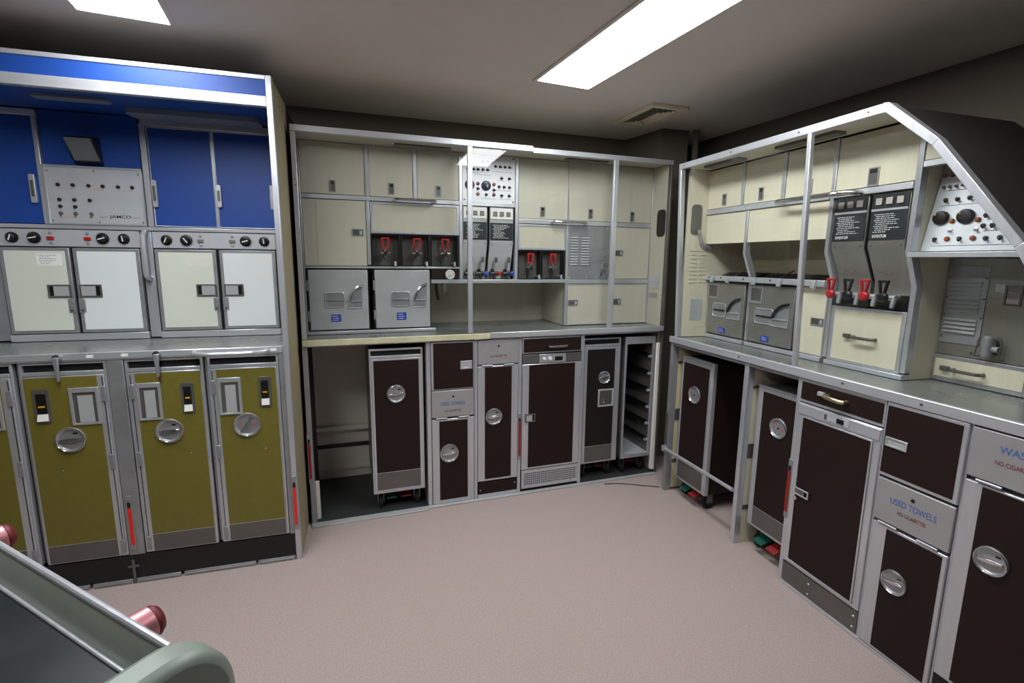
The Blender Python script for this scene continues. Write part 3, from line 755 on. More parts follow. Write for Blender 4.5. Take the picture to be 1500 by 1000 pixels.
ZT = 2.203
def vl(xc, zc):
    return (xc - 0.018, xc + 0.018, zc - 0.034, zc + 0.034)
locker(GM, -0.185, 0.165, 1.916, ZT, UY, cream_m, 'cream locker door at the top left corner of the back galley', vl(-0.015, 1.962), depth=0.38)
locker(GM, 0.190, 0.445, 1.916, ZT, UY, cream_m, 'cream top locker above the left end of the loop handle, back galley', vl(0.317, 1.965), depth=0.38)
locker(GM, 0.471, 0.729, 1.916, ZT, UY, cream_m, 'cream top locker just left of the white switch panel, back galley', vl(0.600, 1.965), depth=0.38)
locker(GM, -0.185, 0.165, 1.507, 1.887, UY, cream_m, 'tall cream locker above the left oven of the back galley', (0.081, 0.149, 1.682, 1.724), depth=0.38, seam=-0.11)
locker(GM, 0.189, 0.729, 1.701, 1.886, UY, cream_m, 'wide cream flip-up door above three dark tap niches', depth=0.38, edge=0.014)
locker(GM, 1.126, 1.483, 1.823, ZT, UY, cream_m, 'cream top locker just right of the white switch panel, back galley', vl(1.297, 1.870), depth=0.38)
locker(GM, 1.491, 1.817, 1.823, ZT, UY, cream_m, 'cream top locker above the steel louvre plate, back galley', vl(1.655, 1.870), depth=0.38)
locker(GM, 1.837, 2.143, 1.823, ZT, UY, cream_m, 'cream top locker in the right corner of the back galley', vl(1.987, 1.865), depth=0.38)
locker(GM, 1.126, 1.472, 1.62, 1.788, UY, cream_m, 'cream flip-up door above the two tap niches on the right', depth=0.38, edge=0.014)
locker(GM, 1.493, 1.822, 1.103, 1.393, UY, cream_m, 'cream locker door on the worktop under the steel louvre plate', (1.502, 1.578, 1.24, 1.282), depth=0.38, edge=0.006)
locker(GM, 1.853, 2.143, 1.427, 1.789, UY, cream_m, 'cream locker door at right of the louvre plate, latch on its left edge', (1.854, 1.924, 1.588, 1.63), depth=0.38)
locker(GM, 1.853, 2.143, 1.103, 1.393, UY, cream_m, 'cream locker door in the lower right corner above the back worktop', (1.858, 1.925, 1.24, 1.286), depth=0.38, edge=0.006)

# niches with taps
def tap(x0, x1, z0, z1, tx, label, shadow=False, depth=0.10):
    t = thing(GM, 'water_tap', label, 'tap', ((x0 + x1) / 2, UY + 0.05, z0), 'red-handled taps in the back galley')
    y = UY
    part(t, 'back_plate', B().box(x0 + 0.003, x1 - 0.003, y + 0.06, y + 0.075, z0 + 0.002, z1 - 0.002), steel_d, bev=0.001)
    part(t, 'niche_frame', B().ring(x0 + 0.001, x1 - 0.001, z0 + 0.001, z1 - 0.001, y, y + 0.0595, 0.006, 0.012, 0.004, 0.004), black)
    z = z0 + 0.075
    v = part(t, 'valve_body', B().cyl((tx, y + 0.0595, z), (tx, y - 0.004, z), 0.013, 14).cyl((tx - 0.03, y + 0.015, z + 0.006), (tx + 0.03, y + 0.015, z + 0.006), 0.008, 12).cyl((tx, y + 0.01, z), (tx, y + 0.004, z - 0.045), 0.011, 12, 0.007).cyl((tx, y + 0.012, z), (tx, y + 0.012, z + 0.028), 0.012, 12, 0.009), chrome)
    zt = z + 0.03
    part(t, 'handle', B().box(tx - 0.02, tx + 0.02, y + 0.005, y + 0.02, zt, zt + 0.008).prism([(tx - 0.018, zt + 0.008), (tx - 0.009, zt + 0.008), (tx - 0.014, zt + 0.06), (tx - 0.024, zt + 0.06)], y + 0.006, y + 0.019, 'y').prism([(tx + 0.009, zt + 0.008), (tx + 0.018, zt + 0.008), (tx + 0.024, zt + 0.06), (tx + 0.014, zt + 0.06)], y + 0.006, y + 0.019, 'y').box(tx - 0.024, tx + 0.024, y + 0.006, y + 0.019, zt + 0.058, zt + 0.068), red, v, bev=0.002, label='red stirrup handle')
    px_ = tx + 0.055
    if px_ > x1 - 0.02:
        px_ = x1 - 0.025
    part(t, 'drain_peg', B().cyl((px_, y - 0.012, z0 + 0.002), (px_, y - 0.012, z0 + 0.03), 0.009, 12, 0.007).cyl((px_, y - 0.012, z0 + 0.018), (px_, y + 0.0595, z0 + 0.018), 0.005, 8), alu)
tap(0.190, 0.365, 1.507, 1.699, 0.272, 'red-handled tap in the left of three dark niches')
tap(0.366, 0.546, 1.507, 1.699, 0.464, 'red-handled tap in the middle of three dark niches')
tap(0.547, 0.729, 1.507, 1.699, 0.641, 'red-handled tap in the right of three dark niches')
tap(1.126, 1.297, 1.426, 1.618, 1.222, 'red-handled tap in the left niche beside the louvre plate')
tap(1.298, 1.472, 1.426, 1.618, 1.386, 'red-handled tap in the niche touching the louvre plate')

# ovens of the back galley
def insert_oven(G, x0, x1, z0, z1, y, grip, lever, blab, label, depth, win=None, dark=False, group='single-door ovens', m=None):
    m = m or steel
    t = thing(G, 'oven', label, 'oven', ((x0 + x1) / 2, y + depth / 2, z0), group)
    part(t, 'body', B().box(x0 + 0.004, x1 - 0.004, y + 0.022, y + depth, z0 + 0.004, z1 - 0.004), steel_d)
    part(t, 'rim', B().ring(x0 + 0.001, x1 - 0.001, z0 + 0.001, z1 - 0.001, y + 0.004, y + 0.021, 0.005), black)
    d = part(t, 'door', B().box(x0 + 0.012, x1 - 0.007, y - 0.012, y + 0.018, z0 + 0.007, z1 - 0.008), m, bev=0.004)
    yd = y - 0.0122
    a, c, e, g = grip
    part(t, 'grip_recess', B().prism(rrect(a, c, e, g, 0.012), yd - 0.002, yd, 'y'), alu_d, d, label='rounded grip recess')
    rim = [(p[0], yd - 0.003, p[1]) for p in rrect(a, c, e, g, 0.012)]
    part(t, 'grip_rim', B().tube(rim + [rim[0]], 0.003, 8), alu, d)
    zm = (e + g) / 2
    part(t, 'grip_bar', B().box(a + 0.008, c - 0.004, yd - 0.007, yd - 0.002, zm - 0.006, zm + 0.004), black if dark else alu_d, d, bev=0.001)
    a, c, e, g = lever
    arc = [(c, g)] + [(a + (c - a) * (1 - math.sin(R(k))), e + (g - e) * math.cos(R(k)) * 1.0) for k in range(10, 91, 10)]
    poly = arc + [(a, e), (c, e)]
    part(t, 'lever_recess', B().prism(poly, yd - 0.002, yd, 'y'), alu_d, d, label='quarter-round lever recess')
    loop = [(p[0], yd - 0.003, p[1]) for p in poly]
    part(t, 'lever_rim', B().tube(loop + [loop[0]], 0.003, 8), alu, d)
    part(t, 'lever', B().tube([(p[0] + 0.004, yd - 0.012, p[1]) for p in arc[:8]], 0.007, 8), black if dark else chrome, d, label='curved door lever')
    part(t, 'lever_bar', B().box(a + 0.006, c - 0.008, yd - 0.008, yd - 0.002, e + (g - e) * 0.28, e + (g - e) * 0.33), alu, d)
    bl = part(t, 'blue_plate', B().box(blab[0], blab[1], yd - 0.0015, yd, blab[2], blab[3]), bluelab, d, label='small blue label')
    printed_lines(t, d, blab[0] + 0.006, blab[1] - 0.006, blab[2] + 0.004, blab[3] - 0.004, yd - 0.0016, 3, inkw, 9)
    for hz in (z0 + 0.09, z1 - 0.10):
        part(t, 'hinge', B().box(x0 + 0.001, x0 + 0.013, y - 0.010, y + 0.003, hz - 0.03, hz + 0.03), alu_d, d, bev=0.001)
    if win:
        a, c, e, g = win
        part(t, 'card_window', B().ring(a, c, e, g, yd - 0.003, yd, 0.018, 0.012, 0.016, 0.012), alu_d, d, bev=0.001)
        part(t, 'card_slot', B().box(a + 0.018, c - 0.012, yd - 0.0015, yd, e + 0.016, g - 0.012), steel_d, d)
    return t
insert_oven(GM, -0.185, 0.168, 1.121, 1.492, UY, (-0.085, 0.022, 1.262, 1.35), (0.045, 0.126, 1.256, 1.392), (-0.056, 0.0, 1.176, 1.22), 'steel oven door with blue label at the left end of the back worktop', 0.38)
insert_oven(GM, 0.190, 0.543, 1.121, 1.492, UY, (0.298, 0.408, 1.262, 1.35), (0.429, 0.513, 1.256, 1.40), (0.328, 0.385, 1.176, 1.223), 'steel oven door with blue label beside the open back recess', 0.38)

# drawer with white knob
t = thing(GM, 'timer_panel', 'dark brown panel with one white knob under the taps', 'control panel', (0.64, 0.2, 1.426))
p = part(t, 'panel', B().box(0.550, 0.728, UY, UY + 0.02, 1.426, 1.4915), brown, bev=0.001)
part(t, 'panel_box', B().box(0.555, 0.72, UY + 0.021, UY + 0.2, 1.43, 1.488), steel_d)
part(t, 'white_knob', B().lathe((0.667, UY - 0.0002, 1.456), [(0.031, 0), (0.030, 0.012), (0.024, 0.016), (0.020, 0.010), (0.012, 0.010), (0.010, 0.02), (0, 0.021)], 22), whitep, p)

# white switch panel
t = thing(GM, 'switch_panel', 'white switch panel with two blue-black dials behind the glass of the back galley', 'control panel', (0.926, 0.2, 1.909))
p = part(t, 'panel', B().box(0.752, 1.101, UY, UY + 0.02, 1.909, 2.202), mat('white_panel', (226, 228, 232), 0.4, 0.1, 0.03, 10), bev=0.001)
part(t, 'panel_box', B().box(0.76, 1.095, UY + 0.021, UY + 0.2, 1.912, 2.195), steel_d)
navy = mat('navy_dial', (26, 30, 58), 0.4, 0, 0.1, 20)
for x, z in ((0.799, 2.016), (0.906, 2.016)):
    part(t, 'dial', B().lathe((x, UY - 0.0002, z), [(0.031, 0), (0.031, 0.004), (0.028, 0.007), (0.015, 0.009), (0.013, 0.016), (0, 0.017)], 26), navy, p, label='round navy timer dial')
    part(t, 'dial_pointer', B().box(x + 0.003, x + 0.008, UY - 0.019, UY - 0.0175, z - 0.012, z + 0.004), whitep, p)
for x, z in ((0.852, 2.026), (0.852, 1.962), (0.958, 2.026), (0.958, 1.962)):
    lens(t, p, x, UY - 0.0002, z, 0.011, redlens)
for x, z in ((0.915, 2.163), (0.885, 2.159)):
    lens(t, p, x, UY - 0.0002, z, 0.011, redlens)
for x, z in ((0.786, 2.111), (0.823, 2.112), (0.852, 2.112), (0.883, 2.113), (0.915, 2.113), (0.967, 2.137), (0.998, 2.137), (1.03, 2.137), (1.061, 2.137), (1.008, 2.068), (1.06, 2.068), (0.991, 2.015), (1.025, 2.014), (1.061, 2.014), (1.009, 1.961), (1.06, 1.961), (0.852, 1.996), (0.958, 1.993), (0.906, 1.962)):
    toggle(t, p, x, UY - 0.0002, z, 0.0085)
for x0, x1, z in ((0.83, 0.94, 2.08), (0.95, 1.08, 2.105), (0.98, 1.03, 2.05), (0.97, 1.08, 1.99), (0.99, 1.08, 1.935), (0.87, 0.98, 1.935), (0.77, 0.86, 2.09)):
    part(t, 'legend_line', B().box(x0, x1, UY - 0.0008, UY - 0.0002, z, z + 0.0018), inkg, p)
screws(t, p, [(0.765, 1.925), (1.088, 1.922), (0.765, 2.19), (1.088, 2.19)], UY - 0.0002, 0.006)

# coffee makers of the back galley
def coffee_maker(G, x0, x1, z0, z1, y, kick_y, zk, label, plate, buttons, header_m, btn, group, lettering=False, frame_dark=black):
    t = thing(G, 'coffee_maker', label, 'coffee maker', ((x0 + x1) / 2, y + 0.1, z0), group)
    prof = [(y, z1), (y, zk), (kick_y, z0 + 0.055), (kick_y, z0), (y + 0.26, z0), (y + 0.26, z1)]
    bd = part(t, 'body', B().prism(prof, x0, x1, 'x'), steel_w if lettering else steel, bev=0.002)
    part(t, 'side_gap', B().prism([(a + 0.004, zz) for a, zz in prof[:3]] + [(kick_y + 0.06, z0 + 0.055), (y + 0.06, zk), (y + 0.06, z1)], x1 + 0.0005, x1 + 0.005, 'x'), frame_dark)
    hd = part(t, 'button_panel', B().box(x0 + 0.003, x1 - 0.003, y - 0.005, y - 0.0003, buttons[0], buttons[1]), header_m, bd, bev=0.001)
    n = 3
    wd = x1 - x0
    for k in range(n):
        bx = x0 + wd * (0.22 + 0.28 * k)
        zb = (buttons[0] + buttons[1]) / 2
        part(t, 'button', B().box(bx - wd * 0.085, bx + wd * 0.085, y - 0.011, y - 0.005, zb - 0.014, zb + 0.014), btn, bd, bev=0.0015)
    part(t, 'instruction_plate', B().box(x0 + 0.003, x1 - 0.003, y - 0.004, y - 0.0003, plate[0], plate[1]), plate_m, bd, bev=0.0005)
    zz0 = plate[0] + (0.028 if lettering else 0.01)
    printed_lines(t, bd, x0 + wd * 0.12, x1 - wd * 0.1, zz0, plate[1] - 0.01, y - 0.0043, 10, inkw, int(1000 * x0) % 97)
    if lettering:
        text(t, bd, 'maker_lettering', 'INVENTUM', x0 + wd * 0.12, plate[0] + 0.015, y - 0.0044, wd * 0.38, inkw, 0.013, 'LEFT')
    screws(t, bd, [(x0 + 0.014, plate[0] - 0.025), (x1 - 0.014, plate[0] - 0.025)], y - 0.0003, 0.004)
    return t, bd
def lever_valve(t, par, x, y, z, col):
    v = part(t, 'valve', B().cyl((x - 0.03, y, z), (x + 0.03, y, z), 0.016, 14).cyl((x, y, z), (x, y - 0.012, z - 0.034), 0.013, 12, 0.009).cyl((x - 0.01, y, z), (x - 0.01, y, z + 0.03), 0.012, 12), black, par)
    part(t, 'valve_lever', B().cyl((x + 0.008, y - 0.01, z + 0.02), (x + 0.01, y - 0.018, z + 0.075), 0.0035, 8), steel, par)
    part(t, 'lever_pad', B().box(x - 0.001, x + 0.021, y - 0.024, y - 0.016, z + 0.072, z + 0.108), steel_d, par, bev=0.003)
    if col:
        part(t, 'valve_cap', B().lathe((x + 0.034, y - 0.017, z + 0.002), [(0.014, -0.004), (0.014, 0.004), (0.009, 0.008), (0, 0.009)], 14), col, par, label='coloured valve cap')
hw = whitep
ct, bd = coffee_maker(GM, 0.755, 0.914, 1.426, 1.886, UY + 0.002, UY + 0.055, 1.66, 'coffee maker partly behind the glass post, back galley, left of the pair', (1.680, 1.79), (1.812, 1.878), hw, btn_g, 'coffee makers of the back galley')
lever_valve(ct, bd, 0.80, UY + 0.025, 1.462, None)
lever_valve(ct, bd, 0.875, UY + 0.025, 1.462, bluep)
ct, bd = coffee_maker(GM, 0.932, 1.092, 1.426, 1.886, UY + 0.002, UY + 0.055, 1.66, 'coffee maker with red and blue valve caps, right of the pair in back galley', (1.679, 1.788), (1.811, 1.878), hw, btn_g, 'coffee makers of the back galley')
lever_valve(ct, bd, 0.967, UY + 0.025, 1.462, red)
lever_valve(ct, bd, 1.055, UY + 0.025, 1.462, bluep)

# louvre plate
t = thing(GM, 'louvre_plate', 'steel plate with two columns of louvres and a hook, back galley', 'panel', (1.65, 0.2, 1.424))
p = part(t, 'plate', B().box(1.494, 1.822, UY - 0.002, UY + 0.015, 1.424, 1.789), alu_d, bev=0.001)
part(t, 'panel_box', B().box(1.50, 1.815, UY + 0.016, UY + 0.38, 1.43, 1.785), steel_d)
for c0, c1 in ((1.508, 1.566), (1.592, 1.652)):
    for k in range(11):
        z = 1.520 + k * 0.0182
        part(t, 'louvre', B().prism([(UY - 0.0022, z), (UY - 0.010, z + 0.003), (UY - 0.0022, z + 0.012)], c0, c1, 'x'), steel, p)
screws(t, p, [(1.505, 1.775), (1.65, 1.778), (1.79, 1.775), (1.505, 1.436), (1.64, 1.436), (1.785, 1.60)], UY - 0.0022, 0.007, alu)
part(t, 'hook', B().tube([(1.735, UY - 0.003, 1.44), (1.735, UY - 0.03, 1.45), (1.745, UY - 0.032, 1.52), (1.76, UY - 0.03, 1.54), (1.785, UY - 0.03, 1.54), (1.80, UY - 0.03, 1.52), (1.80, UY - 0.003, 1.45)], 0.006, 8).cyl((1.765, UY - 0.003, 1.50), (1.765, UY - 0.035, 1.50), 0.014, 12), chrome, p)

# lower cabinets of the back galley
def hinged_flap(t, x0, x1, z0, z1, y, m=None):
    f = part(t, 'flap', B().box(x0, x1, y - 0.006, y + 0.012, z0, z1), m or flap_grey, bev=0.003)
    part(t, 'lock_hole', B().cyl(((x0 + x1) / 2, y - 0.0062, z1 - 0.04), ((x0 + x1) / 2, y - 0.0075, z1 - 0.04), 0.007, 12), black, f)
    for k in (0.22, 0.75):
        hx = x0 + (x1 - x0) * k
        part(t, 'hinge', B().cyl((hx - 0.035, y - 0.008, z0 - 0.006), (hx + 0.035, y - 0.008, z0 - 0.006), 0.005, 10), alu_d, f)
    return f
def cab_door(t, x0, x1, z0, z1, y, brown_r, m=None, edge=True):
    d = part(t, 'door', B().box(x0, x1, y - 0.006, y + 0.014, z0, z1), alu, bev=0.003)
    part(t, 'door_panel', B().box(brown_r[0], brown_r[1], y - 0.0078, y - 0.0062, brown_r[2], brown_r[3]), m or brown, d, label='dark brown door panel')
    return d
t = thing(GM, 'waste_cabinet', 'narrow waste cabinet with USED TOWELS flap in the back galley', 'cabinet', (0.637, 0.3, 0.009), 'waste cabinets')
part(t, 'body', B().box(0.503, 0.771, 0.016, 0.58, 0.012, 1.055), steel_d)
d = cab_door(t, 0.502, 0.771, 0.758, 1.056, 0.0, (0.516, 0.764, 0.764, 1.049))
part(t, 'latch_frame', B().ring(0.682, 0.757, 0.882, 0.935, -0.012, -0.008, 0.009), alu, d, bev=0.001)
part(t, 'latch_pad', B().box(0.691, 0.748, -0.010, -0.008, 0.891, 0.926), steel, d)
f = hinged_flap(t, 0.502, 0.771, 0.582, 0.752, 0.0)
text(t, f, 'flap_lettering', 'USED TOWELS', 0.634, 0.668, -0.0066, 0.155, inkb, 0.022)
text(t, f, 'flap_lettering', 'NO CIGARETTES', 0.634, 0.622, -0.0066, 0.105, inkr, 0.014)
d = cab_door(t, 0.502, 0.771, 0.012, 0.570, 0.0, (0.547, 0.727, 0.036, 0.557))
round_latch(t, d, 0.608, -0.008, 0.346, 0.059, 0.1)
t = thing(GM, 'waste_cabinet', 'narrow brown cabinet with steel flap and high round latch in the back galley', 'cabinet', (0.93, 0.3, 0.009), 'waste cabinets')
part(t, 'body', B().box(0.797, 1.065, 0.016, 0.58, 0.012, 1.055), steel_d)
f = hinged_flap(t, 0.797, 1.066, 0.900, 1.056, 0.0)
text(t, f, 'flap_lettering', 'NO CIGARETTES', 0.931, 0.952, -0.0066, 0.11, inkr, 0.014)
d = cab_door(t, 0.796, 1.066, 0.122, 0.890, 0.0, (0.841, 1.020, 0.137, 0.882))
round_latch(t, d, 0.901, -0.008, 0.557, 0.055, 0.1)
kp = part(t, 'kick_panel', B().box(0.798, 1.065, -0.004, 0.012, 0.034, 0.112), brown, bev=0.002, label='brown kick panel')
screws(t, kp, [(0.812, 0.062), (1.05, 0.085)], -0.0042, 0.005, alu)
part(t, 'base_edge', B().box(0.797, 1.066, -0.003, 0.012, 0.011, 0.032), alu)
t = thing(GM, 'drawer_unit', 'shallow dark brown drawer above the brown refrigerator door, back galley', 'drawer', (1.30, 0.3, 0.957))
d = part(t, 'drawer_front', B().box(1.095, 1.517, -0.006, 0.012, 0.957, 1.057), alu, bev=0.002)
part(t, 'drawer_panel', B().box(1.100, 1.509, -0.0078, -0.0062, 0.964, 1.052), brown, d)
part(t, 'drawer_box', B().box(1.10, 1.51, 0.013, 0.55, 0.962, 1.05), steel_d)
loop_handle(t, [(1.27, -0.0078, 1.0), (1.27, -0.03, 1.0), (1.30, -0.034, 1.0), (1.37, -0.034, 1.0), (1.395, -0.03, 1.0), (1.395, -0.0078, 1.0)], 0.007, d, chrome, 'drawer_handle')
t = thing(GM, 'refrigerator', 'brown refrigerator door with square-hole vent grille at its foot', 'refrigerator', (1.30, 0.3, 0.009))
part(t, 'body', B().box(1.097, 1.515, 0.016, 0.58, 0.012, 0.95), steel_d)
cp = part(t, 'control_strip', B().box(1.095, 1.517, -0.005, 0.012, 0.888, 0.948), steel_d, bev=0.001)
part(t, 'switch_plate', B().box(1.21, 1.40, -0.009, -0.0052, 0.889, 0.947), alu, cp, bev=0.001)
part(t, 'display', B().box(1.32, 1.375, -0.011, -0.009, 0.902, 0.928), black, cp)
part(t, 'indicator_lens', B().lathe((1.245, -0.009, 0.917), [(0.011, 0), (0.009, 0.008), (0, 0.01)], 14), whitep, cp)
part(t, 'indicator_lens', B().lathe((1.285, -0.009, 0.917), [(0.014, 0), (0.012, 0.008), (0, 0.01)], 14), whitep, cp)
d = cab_door(t, 1.095, 1.517, 0.163, 0.884, 0.0, (1.140, 1.469, 0.178, 0.880))
part(t, 'latch_frame', B().ring(1.115, 1.187, 0.495, 0.552, -0.014, -0.008, 0.008), steel_d, d, bev=0.001)
part(t, 'latch_pad', B().box(1.123, 1.165, -0.012, -0.008, 0.503, 0.544), steel, d)
part(t, 'latch_notch', B().box(1.166, 1.179, -0.010, -0.008, 0.503, 0.544), black, d)
vp = part(t, 'vent_backing', B().box(1.097, 1.517, 0.004, 0.012, 0.030, 0.158), blacksat)
b = B()
x0, x1, z0, z1 = 1.097, 1.517, 0.030, 0.158
NX, NZ = 25, 6
b.ring(x0, x1, z0, z1, -0.005, 0.003, 0.02, 0.02, 0.02, 0.02)
gx, gz = (x1 - x0 - 0.04) / NX, (z1 - z0 - 0.04) / NZ
for k in range(NX + 1):
    x = x0 + 0.02 + k * gx
    b.box(x - gx * 0.17, x + gx * 0.17, -0.005, 0.003, z0 + 0.02, z1 - 0.02)
for k in range(NZ + 1):
    z = z0 + 0.02 + k * gz
    b.box(x0 + 0.02, x1 - 0.02, -0.0045, 0.003, z - gz * 0.17, z + gz * 0.17)
part(t, 'vent_grille', b, alu, label='square-hole vent grille')
screws(t, None, [(1.108, 0.042), (1.31, 0.04), (1.505, 0.042), (1.31, 0.148), (1.505, 0.148), (1.108, 0.148)], -0.0052, 0.005, alu)

cart(GM, 0.142, 0.455, 0.125, 1.028, 0.012, brown, 'brown service cart in the open left bay of the back galley', depth=0.535, panel=(0.262, 0.958), kick=(0.150, 0.258), latch=(0.292, 0.752, 0.055, 0.1), slot=(0.972,), frame_m=alu, group='brown meal carts', sl=0.024, sr=0.026, zf=0.009, py=0.06)
cart(GM, 1.550, 1.842, 0.128, 1.03, 0.03, blackbrown, 'charcoal service cart with round and square latches, right bay of back galley', depth=0.55, panel=(0.258, 0.952), kick=(0.142, 0.254), latch=(1.715, 0.752, 0.045, 0.1), slot=(0.972,), square=(1.672, 1.795, 0.540, 0.668), group='brown meal carts', sl=0.032, sr=0.045, zf=0.009, py=0.08)

# open cart with runners
t = thing(GM, 'service_cart', 'open doorless cart with empty tray runners in the right corner bay', 'cart', (1.99, 0.3, 0), 'brown meal carts')
x0, x1, z0, z1, y0, y1 = 1.872, 2.112, 0.135, 1.03, 0.03, 0.56
part(t, 'side_wall', B().box(x0, x0 + 0.012, y0, y1, z0, z1), steel_d, bev=0.002)
rw = part(t, 'side_wall', B().box(x1 - 0.012, x1, y0, y1, z0, z1), steel_d, bev=0.002)
part(t, 'back_wall', B().box(x0 + 0.0125, x1 - 0.0125, y1 - 0.012, y1, z0, z1), steel_d)
part(t, 'top_shell', B().box(x0 + 0.0125, x1 - 0.0125, y0, y1 - 0.0125, z1 - 0.05, z1), steel_d)
part(t, 'floor_shell', B().box(x0 + 0.0125, x1 - 0.0125, y0, y1 - 0.0125, z0, z0 + 0.025), panel_grey)
part(t, 'front_rim', B().ring(x0, x1, z0, z1, y0 - 0.014, y0 - 0.0005, 0.012, 0.016, 0.026, 0.052), alu, bev=0.002)
for k in range(6):
    z = 0.25 + k * 0.125
    for a, c in ((x0 + 0.0125, x0 + 0.032), (x1 - 0.032, x1 - 0.0125)):
        part(t, 'tray_runner', B().box(a, c, y0 + 0.02, y1 - 0.02, z, z + 0.006).box(a if a < 2 else c - 0.004, a + 0.004 if a < 2 else c, y0 + 0.02, y1 - 0.02, z, z + 0.022), black)
    part(t, 'tray_clip', B().box(x1 - 0.034, x1 - 0.0125, y0 + 0.002, y0 + 0.018, z - 0.004, z + 0.012), alu)
for wx in (x0 + 0.045, x1 - 0.045):
    for wy in (y0 + 0.06, y1 - 0.08):
        wh = part(t, 'wheel', B().lathe((wx + 0.012, wy, 0.055), [(0.0, 0), (0.036, 0), (0.045, 0.005), (0.045, 0.019), (0.036, 0.024), (0, 0.024)], 20, axis=(-1, 0, 0)), rubber)
        part(t, 'fork', B().box(wx - 0.02, wx - 0.014, wy - 0.02, wy + 0.02, 0.05, z0 - 0.0005).box(wx + 0.014, wx + 0.02, wy - 0.02, wy + 0.02, 0.05, z0 - 0.0005).box(wx - 0.02, wx + 0.02, wy - 0.02, wy + 0.02, z0 - 0.01, z0 - 0.0005), steel_d, wh)
part(t, 'brake_pedal', B().box(1.955, 2.03, y0 + 0.05, y0 + 0.1, 0.075, 0.086), red_d, bev=0.002, label='red brake pedal')

#@@R
# ------------------------------------------------------------------ RIGHT GALLEY (cream, slanted top)
def ly(z):
    return -0.045 * max(0.0, z - 1.07) / 1.07
def lean(b):
    return b.shear(lambda x, y, z: (x, y + ly(z), z))
RX0, RX1 = -1.035, 1.02
prof = [(0.285, 2.137), (0.467, 1.972), (0.735, 1.62), (0.95, 1.25), (RX1, 1.075)]
inner = [(0.27, 2.107), (0.446, 1.953), (0.712, 1.604), (0.925, 1.238), (0.992, 1.075)]
t = thing(GR, 'galley_unit', 'cream galley frame along the right wall with slanted aluminium corner', 'galley', (0.0, 0.3, 0))
part(t, 'top_rail', lean(B().box(-1.0, 0.262, 0.0, 0.03, 2.108, 2.142)), alu_h, bev=0.002)
b = B()
for k in range(4):
    b = B().prism([prof[k], prof[k + 1], inner[k + 1], inner[k]], -0.006, 0.03, 'y')
    part(t, 'slant_rail', lean(b), alu, bev=0.002)
part(t, 'rail_joint', lean(B().prism([(0.2625, 2.142), (0.285, 2.137), (0.2695, 2.106), (0.2625, 2.108)], -0.005, 0.03, 'y')), alu)
screws(t, None, [(-0.95, 2.125)], ly(2.125) - 0.0005, 0.005)
screws(t, None, [(-0.55, 2.125), (-0.12, 2.125), (0.2, 2.125)], ly(2.125) - 0.0005, 0.005)
part(t, 'corner_post', lean(B().box(-1.0, -0.976, 0.0, 0.03, 1.074, 2.1075)), alu, bev=0.002)
part(t, 'glass_post', lean(B().box(-0.066, -0.046, -0.008, 0.014, 1.074, 2.1075)), alu, bev=0.002)
part(t, 'glass_pane', lean(B().box(-0.9755, -0.0665, 0.002, 0.006, 1.075, 2.1075)), glass, label='clear pane')
gp = [(-0.0455, 1.075), (0.99, 1.075)] + [(p[0] - 0.002, p[1]) for p in inner[::-1][1:]] + [(-0.0455, 2.107)]
part(t, 'glass_pane', lean(B().prism(gp, 0.002, 0.006, 'y')), glass, label='clear pane cut to the slanted corner')
part(t, 'roof_panel', B().prism([(-1.03, 2.125), (0.28, 2.13), (0.46, 1.965), (0.728, 1.616), (0.943, 1.247), (1.01, 1.09), (0.995, 1.09), (0.93, 1.24), (0.716, 1.606), (0.45, 1.955), (0.274, 2.118), (-1.03, 2.113)], 0.0, 0.64, 'y'), dark_roof, label='dark sloping roof panel')
for a, c in ((-0.86, -0.58), (-0.33, 0.0)):
    part(t, 'light_fixture', B().box(a, c, 0.03, 0.09, 2.1, 2.1125), steel_d)
part(t, 'ceiling_liner', B().box(-0.97, 0.25, 0.0, 0.155, 2.1128, 2.118), cream)
lw = part(t, 'left_wall', B().box(-1.0, -0.976, 0.031, 0.6, 1.074, 2.1125), cream, label='cream inner end wall')
xw = -0.9758
part(t, 'window_slot', B().prism(rrect(0.05, 0.125, 1.72, 1.905, 0.025), xw, xw + 0.004, 'x'), steel_d, lw, label='grey rounded slot')
part(t, 'hose', B().tube([(xw + 0.012, 0.10, 1.75), (xw + 0.018, 0.115, 1.70), (xw + 0.02, 0.125, 1.668), (xw + 0.02, 0.14, 1.652), (xw + 0.02, 0.165, 1.645), (xw + 0.02, 0.2, 1.643)], 0.012, 10), alu_d, lw, label='bent grey hose')
part(t, 'placard', B().box(xw, xw + 0.002, 0.085, 0.175, 1.26, 1.315), panel_grey, lw)
part(t, 'placard', B().box(xw, xw + 0.002, 0.085, 0.175, 1.18, 1.255), panel_grey, lw)
for k in range(9):
    for a, c in ((0.06, 0.11), (0.13, 0.18)):
        part(t, 'louvre', B().box(xw, xw + 0.003, a, c, 1.42 + k * 0.025, 1.428 + k * 0.025), cream, lw)
part(t, 'back_panel', B().prism([(-0.975, 0.02), (RX1 - 0.02, 0.02), (RX1 - 0.02, 1.09), (0.93, 1.238), (0.715, 1.60), (0.45, 1.952), (0.272, 2.11), (-0.975, 2.11)], 0.625, 0.638, 'y'), cream)
part(t, 'end_panel', B().box(RX1 - 0.019, RX1 - 0.004, 0.0, 0.624, 0.0, 1.03), cream)
UW, LW = 0.16, 0.22
def kpost(a, c, z0=1.10, z1=2.11):
    p = [(UW, z1), (UW, 1.60), (LW, 1.46), (LW, z0), (LW + 0.035, z0), (LW + 0.035, 1.47), (UW + 0.035, 1.61), (UW + 0.035, z1)]
    part(t, 'post', B().prism([(q[0], q[1]) for q in p], a, c, 'x'), alu, bev=0.002)
kpost(-0.106, -0.087)
kpost(0.262, 0.284)
kpost(-0.634, -0.616, 1.10, 1.842)
